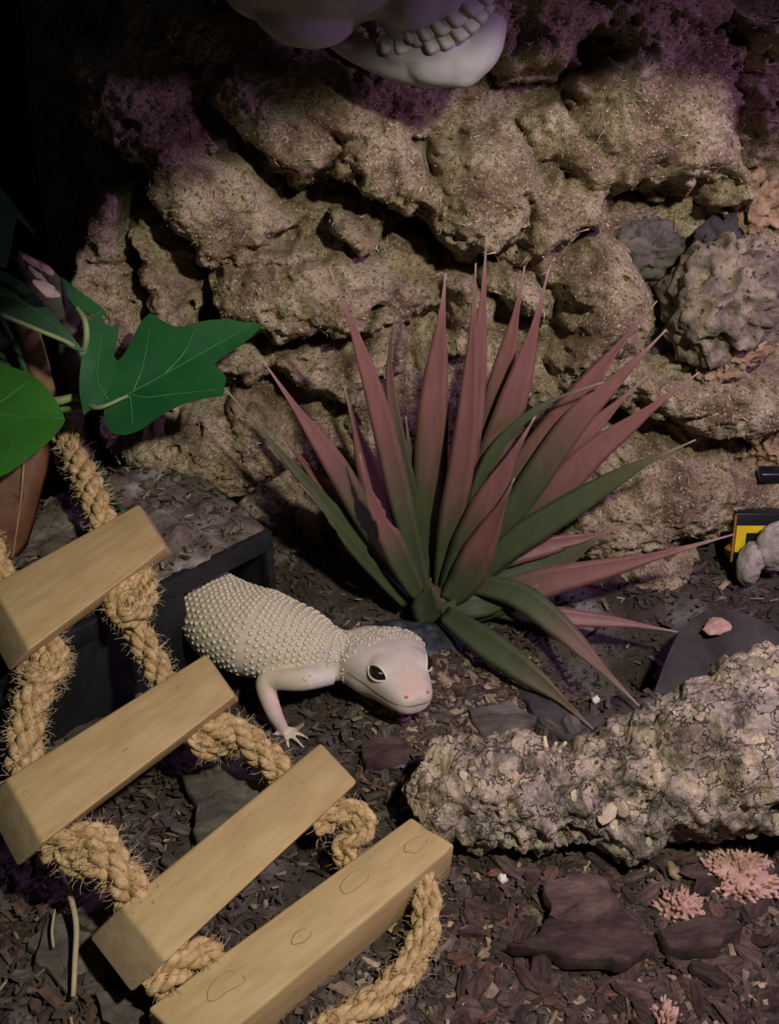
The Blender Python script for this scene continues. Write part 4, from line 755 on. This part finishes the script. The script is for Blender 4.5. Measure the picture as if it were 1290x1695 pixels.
# ------------------------------------------------------------------ bark plates under the ladder
def barkplate(poly, z, t, label, seed, mat='bark', name='bark_plate', tilt=None):
    P = np.array([PZ(x, y, z) for x, y in poly]); P[:, 2] = z + (0 if tilt is None else np.array(tilt)); c = P.mean(0); D = []
    for i in range(len(P)):
        a, b_ = P[i], P[(i + 1) % len(P)]; k = max(1, int(np.linalg.norm(b_ - a) / .2)); D += [a + (b_ - a) * j / k for j in range(k)]
    D = np.array(D); D[:, :2] += .15 * np.stack([fbm(D, 1.4, 3, seed), fbm(D, 1.4, 3, seed + 1)], 1)
    rg = [c + (D - c) * q + Z3 * (.16 * fbm(c + (D - c) * q, 1.2, 4, seed + 2) - (.06 if q == 1 else 0))[:, None] for q in (.03, .3, .55, .8, .95, 1.0)]; rb = [c + (D - c) * q - Z3 * t for q in (1.0, .5, .03)]
    mk(name, loft(None, rg + rb), M[mat], label=label, cat='bark', autosmooth=50)
barkplate([(312, 1378), (330, 1328), (372, 1300), (440, 1278), (492, 1262), (500, 1300), (440, 1350), (390, 1400), (340, 1425)], .75, .7, 'split grey bark plate under the third rung', 1)
barkplate([(300, 1285), (345, 1268), (400, 1262), (415, 1290), (372, 1310), (325, 1322)], .7, .6, 'curved grey bark plate touching the split bark plate', 2)
barkplate([(60, 1590), (75, 1520), (130, 1500), (165, 1560), (170, 1620), (110, 1650)], .7, .6, 'flat grey bark plate under the straw stalk', 3)
barkplate([(165, 1640), (205, 1650), (240, 1690), (200, 1720), (170, 1690)], .7, .7, 'grey bark scrap beside the lower end of the third rung', 4)
barkplate([(110, 1520), (150, 1480), (215, 1470), (195, 1520), (150, 1545)], 1.0, .6, 'pale edged bark sliver below the frayed knot', 5)
barkplate([(840, 1560), (900, 1530), (955, 1500), (1010, 1470), (1050, 1520), (1090, 1570), (1020, 1590), (940, 1585)], .7, .5, 'broad dark bark plate in the open ground before the cork log', 6, 'chip')
barkplate([(905, 1455), (960, 1440), (1010, 1452), (1020, 1500), (960, 1530), (905, 1520)], .75, .5, 'ridged dark bark plate just below the cork log', 7, 'chip')
barkplate([(1095, 1535), (1180, 1510), (1230, 1530), (1190, 1570), (1110, 1575)], .7, .5, 'dark bark plate below the small moss clump', 8, 'chip')
barkplate([(780, 1175), (840, 1160), (890, 1185), (860, 1220), (800, 1225)], .65, .5, 'brown bark plate between the gecko and the cork log', 9)
barkplate([(850, 1130), (930, 1160), (1000, 1190), (960, 1225), (890, 1200)], .55, .5, 'dusky bark plate under the drooping plant leaves', 10, 'slate')
barkplate([(600, 1230), (650, 1210), (690, 1235), (650, 1265), (610, 1262)], .6, .5, 'dark bark plate by the rounded end of the cork log', 11, 'chip')
mk('straw_stalk', tube([PZ(97, 1436, 1.6), PZ(115, 1480, 1.5), PZ(126, 1530, 1.2), PZ(124, 1590, 1.05), PZ(121, 1650, .9)], [.075, .085, .085, .08, .07], 8, 24), M['straw'], label='long pale straw stalk hanging from the frayed knot', cat='straw')
mk('straw_sliver', tube([PZ(91, 1505, 1.0), PZ(86, 1540, .95), PZ(89, 1568, .9)], [.03, .045, .03], 6, 10), M['straw'], label='short thin straw sliver beside the long straw stalk', cat='straw')
for px, py, r, lab in ((768, 1655, .15, 'round white grain in the open ground by the loose rope'), (832, 1448, .14, 'white grain just below the cork log'), (985, 1167, .15, 'white grain between two drooping plant leaves')):
    c = PZ(px, py, .35); rock('grain', (c[0], c[1], fz1(c[0], c[1]) + r * 1.6), [RT * r, np.array([0, r, 0]), Z3 * r], M['white'], lab, 'grain', .03, 4, int(px), 14, 10)

# ------------------------------------------------------------------ bark chips and litter
def chipmesh(k, mat):
    r_ = np.random.default_rng(k + 50); n = int(r_.integers(6, 9)); a = np.sort(np.linspace(0, 2 * math.pi, n, endpoint=False) + r_.uniform(-.25, .25, n)); el_ = r_.uniform(.35, .8); r = r_.uniform(.75, 1.15, n)
    x, y = np.cos(a) * r, np.sin(a) * r * el_; top = np.stack([x * .9, y * .9, .14 + .07 * r_.standard_normal(n)], 1); bot = np.stack([x, y, -.12 + .05 * r_.standard_normal(n)], 1)
    V = np.vstack([[[0, 0, .18 + .08 * r_.standard_normal()]], top, bot]); F = [(0, 1 + j, 1 + (j + 1) % n) for j in range(n)] + [(1 + j, 1 + n + j, 1 + n + (j + 1) % n, 1 + (j + 1) % n) for j in range(n)] + [tuple(1 + n + j for j in range(n - 1, -1, -1))]
    me = bpy.data.meshes.new('bark_chip'); me.from_pydata((V * U).tolist(), [], F); me.update(); me.materials.append(M[mat]); return me
CM = [chipmesh(k, 'chip') for k in range(9)] + [chipmesh(20 + k, 'chip_red') for k in range(3)] + [chipmesh(40 + k, 'chip_tan') for k in range(2)]
LPX = np.array([np.array([700, 1290]), [830, 1312], [920, 1320], [1010, 1300], [1120, 1275], [1290, 1230]])
def free(px, py):
    if 280 < px < 715 and 960 < py < 1215 and not (560 < px and py > 1180): return False
    yl = np.interp(px, LPX[:, 0], LPX[:, 1])
    if px > 680 and abs(py - yl) < np.interp(px, [680, 900, 1290], [75, 85, 150]): return False
    return True
CMG = [chipmesh(60 + k, 'bark') for k in range(7)]
ZONES = [((760, 1290), (1420, 1700), 195, .26, .72, 'brown bark chip on the open ground in front of the cork log', 'bark chips in front of the log', 0),
         ((560, 960), (1110, 1300), 60, .25, .6, 'brown bark chip between the gecko and the cork log', 'bark chips between gecko and log', 1),
         ((20, 560), (1240, 1700), 42, .25, .6, 'brown bark chip lying beneath the rope ladder', 'bark chips beneath the ladder', 0)]
for (x0, x1), (y0, y1), cnt, s0, s1, lab, grp, tan in ZONES:
    got = 0
    while got < cnt:
        px, py = rng.uniform(x0, x1), rng.uniform(y0, y1)
        if not free(px, py): continue
        c = PZ(px, py, .2); z = fz1(c[0], c[1]); s = rng.uniform(s0, s1); r = rng.random(); me = CM[int(rng.integers(0, 9))] if r < .72 else CM[9 + int(rng.integers(0, 3))] if r < (.96 - .08 * tan) else CM[12 + int(rng.integers(0, 2))]
        if r < .72 and x0 < 600: me = CMG[int(rng.integers(0, 7))]
        if r >= .72: s *= .6
        o = bpy.data.objects.new('bark_chip', me); COL.objects.link(o); o.location = Vector((c[0], c[1], z + .12 + rng.uniform(0, .12))) * U; o.rotation_euler = (rng.uniform(-.35, .35), rng.uniform(-.35, .35), rng.uniform(0, 6.3)); o.scale = (s, s * rng.uniform(.5, 1.0), s)
        cw = ('dark' if x0 > 600 else 'greyish') if r < .72 else 'reddish' if me in CM[9:12] else 'tan'; tag(o, cw + ' ' + lab, 'bark chip', cw + ' ' + grp); got += 1
tone = np.array([[.055, .040, .032], [.09, .065, .05], [.13, .10, .08], [.14, .085, .06], [.28, .215, .15], [.42, .33, .22]])
sh, cl = [], []
for k in range(12500):
    px, py = rng.uniform(-20, 1310), rng.uniform(900, 1720)
    if rng.random() < .2: px, py = rng.normal(760, 70), rng.normal(1165, 55)
    elif rng.random() < .3: px, py = rng.uniform(700, 1300), rng.uniform(1390, 1710)
    c = PZ(px, py, .2)
    if c[1] > 8: continue
    rel = c - B0; s_e, s_n = rel @ EB, rel @ NB
    if -12.2 < s_e < .2 and -.2 < s_n < 7.2: continue
    z = fz1(c[0], c[1]) + rng.uniform(.05, .20); L_ = rng.uniform(.08, .30) * (1.6 if rng.random() < .15 else 1); wd = L_ * rng.uniform(.15, .55); a = rng.uniform(0, 6.3); t = unit([math.cos(a), math.sin(a), rng.uniform(-.4, .4)]); s_ = unit(np.cross(Z3, t)); n = np.cross(t, s_); p = np.array([c[0], c[1], z])
    V = np.array([p - t * L_ - s_ * wd * .6, p - t * L_ * .8 + s_ * wd, p + t * L_ + s_ * wd * .5, p + t * L_ * .9 - s_ * wd * .8, p + n * wd * .5, p - n * wd * .6]); sh.append((V, [(0, 1, 4), (1, 2, 4), (2, 3, 4), (3, 0, 4), (1, 0, 5), (2, 1, 5), (3, 2, 5), (0, 3, 5)]))
    near_g = 600 < px < 900 and 1080 < py < 1260
    pr = [.18, .2, .2, .12, .16, .14] if near_g else [.34, .28, .2, .1, .05, .03]
    cl += [tone[rng.choice(6, p=pr)] * rng.uniform(.8, 1.2)] * 6
mk('bark_litter', merge(*sh), M['litter'], attr={'col': np.array(cl)}, kind='stuff', smooth=False, label='fine bark shreds and wood slivers strewn over the soil', cat='litter')
# shreds on the hide roof
sh, cl = [], []
for k in range(1000):
    s_e, s_n = rng.uniform(-11, -.3), rng.uniform(.4, 6.8); p = B0 + EB * s_e + NB * s_n; p[2] = ZB + .18 + rng.uniform(0, .2); L_ = rng.uniform(.06, .24); wd = L_ * rng.uniform(.15, .5); a = rng.uniform(0, 6.3); t = unit([math.cos(a), math.sin(a), rng.uniform(-.3, .3)]); s_ = unit(np.cross(Z3, t)); n = np.cross(t, s_)
    V = np.array([p - t * L_ - s_ * wd * .6, p - t * L_ * .8 + s_ * wd, p + t * L_ + s_ * wd * .5, p + t * L_ * .9 - s_ * wd * .8, p + n * wd * .5, p - n * wd * .6]); sh.append((V, [(0, 1, 4), (1, 2, 4), (2, 3, 4), (3, 0, 4), (1, 0, 5), (2, 1, 5), (3, 2, 5), (0, 3, 5)])); cl += [tone[rng.choice(6, p=[.25, .25, .22, .1, .1, .08])]] * 6
mk('roof_litter', merge(*sh), M['litter'], attr={'col': np.array(cl)}, kind='stuff', smooth=False, label='bark shreds scattered on the soil above the black hide', cat='litter')
for o in bpy.data.objects:
    if '_o' in o: del o['_o']
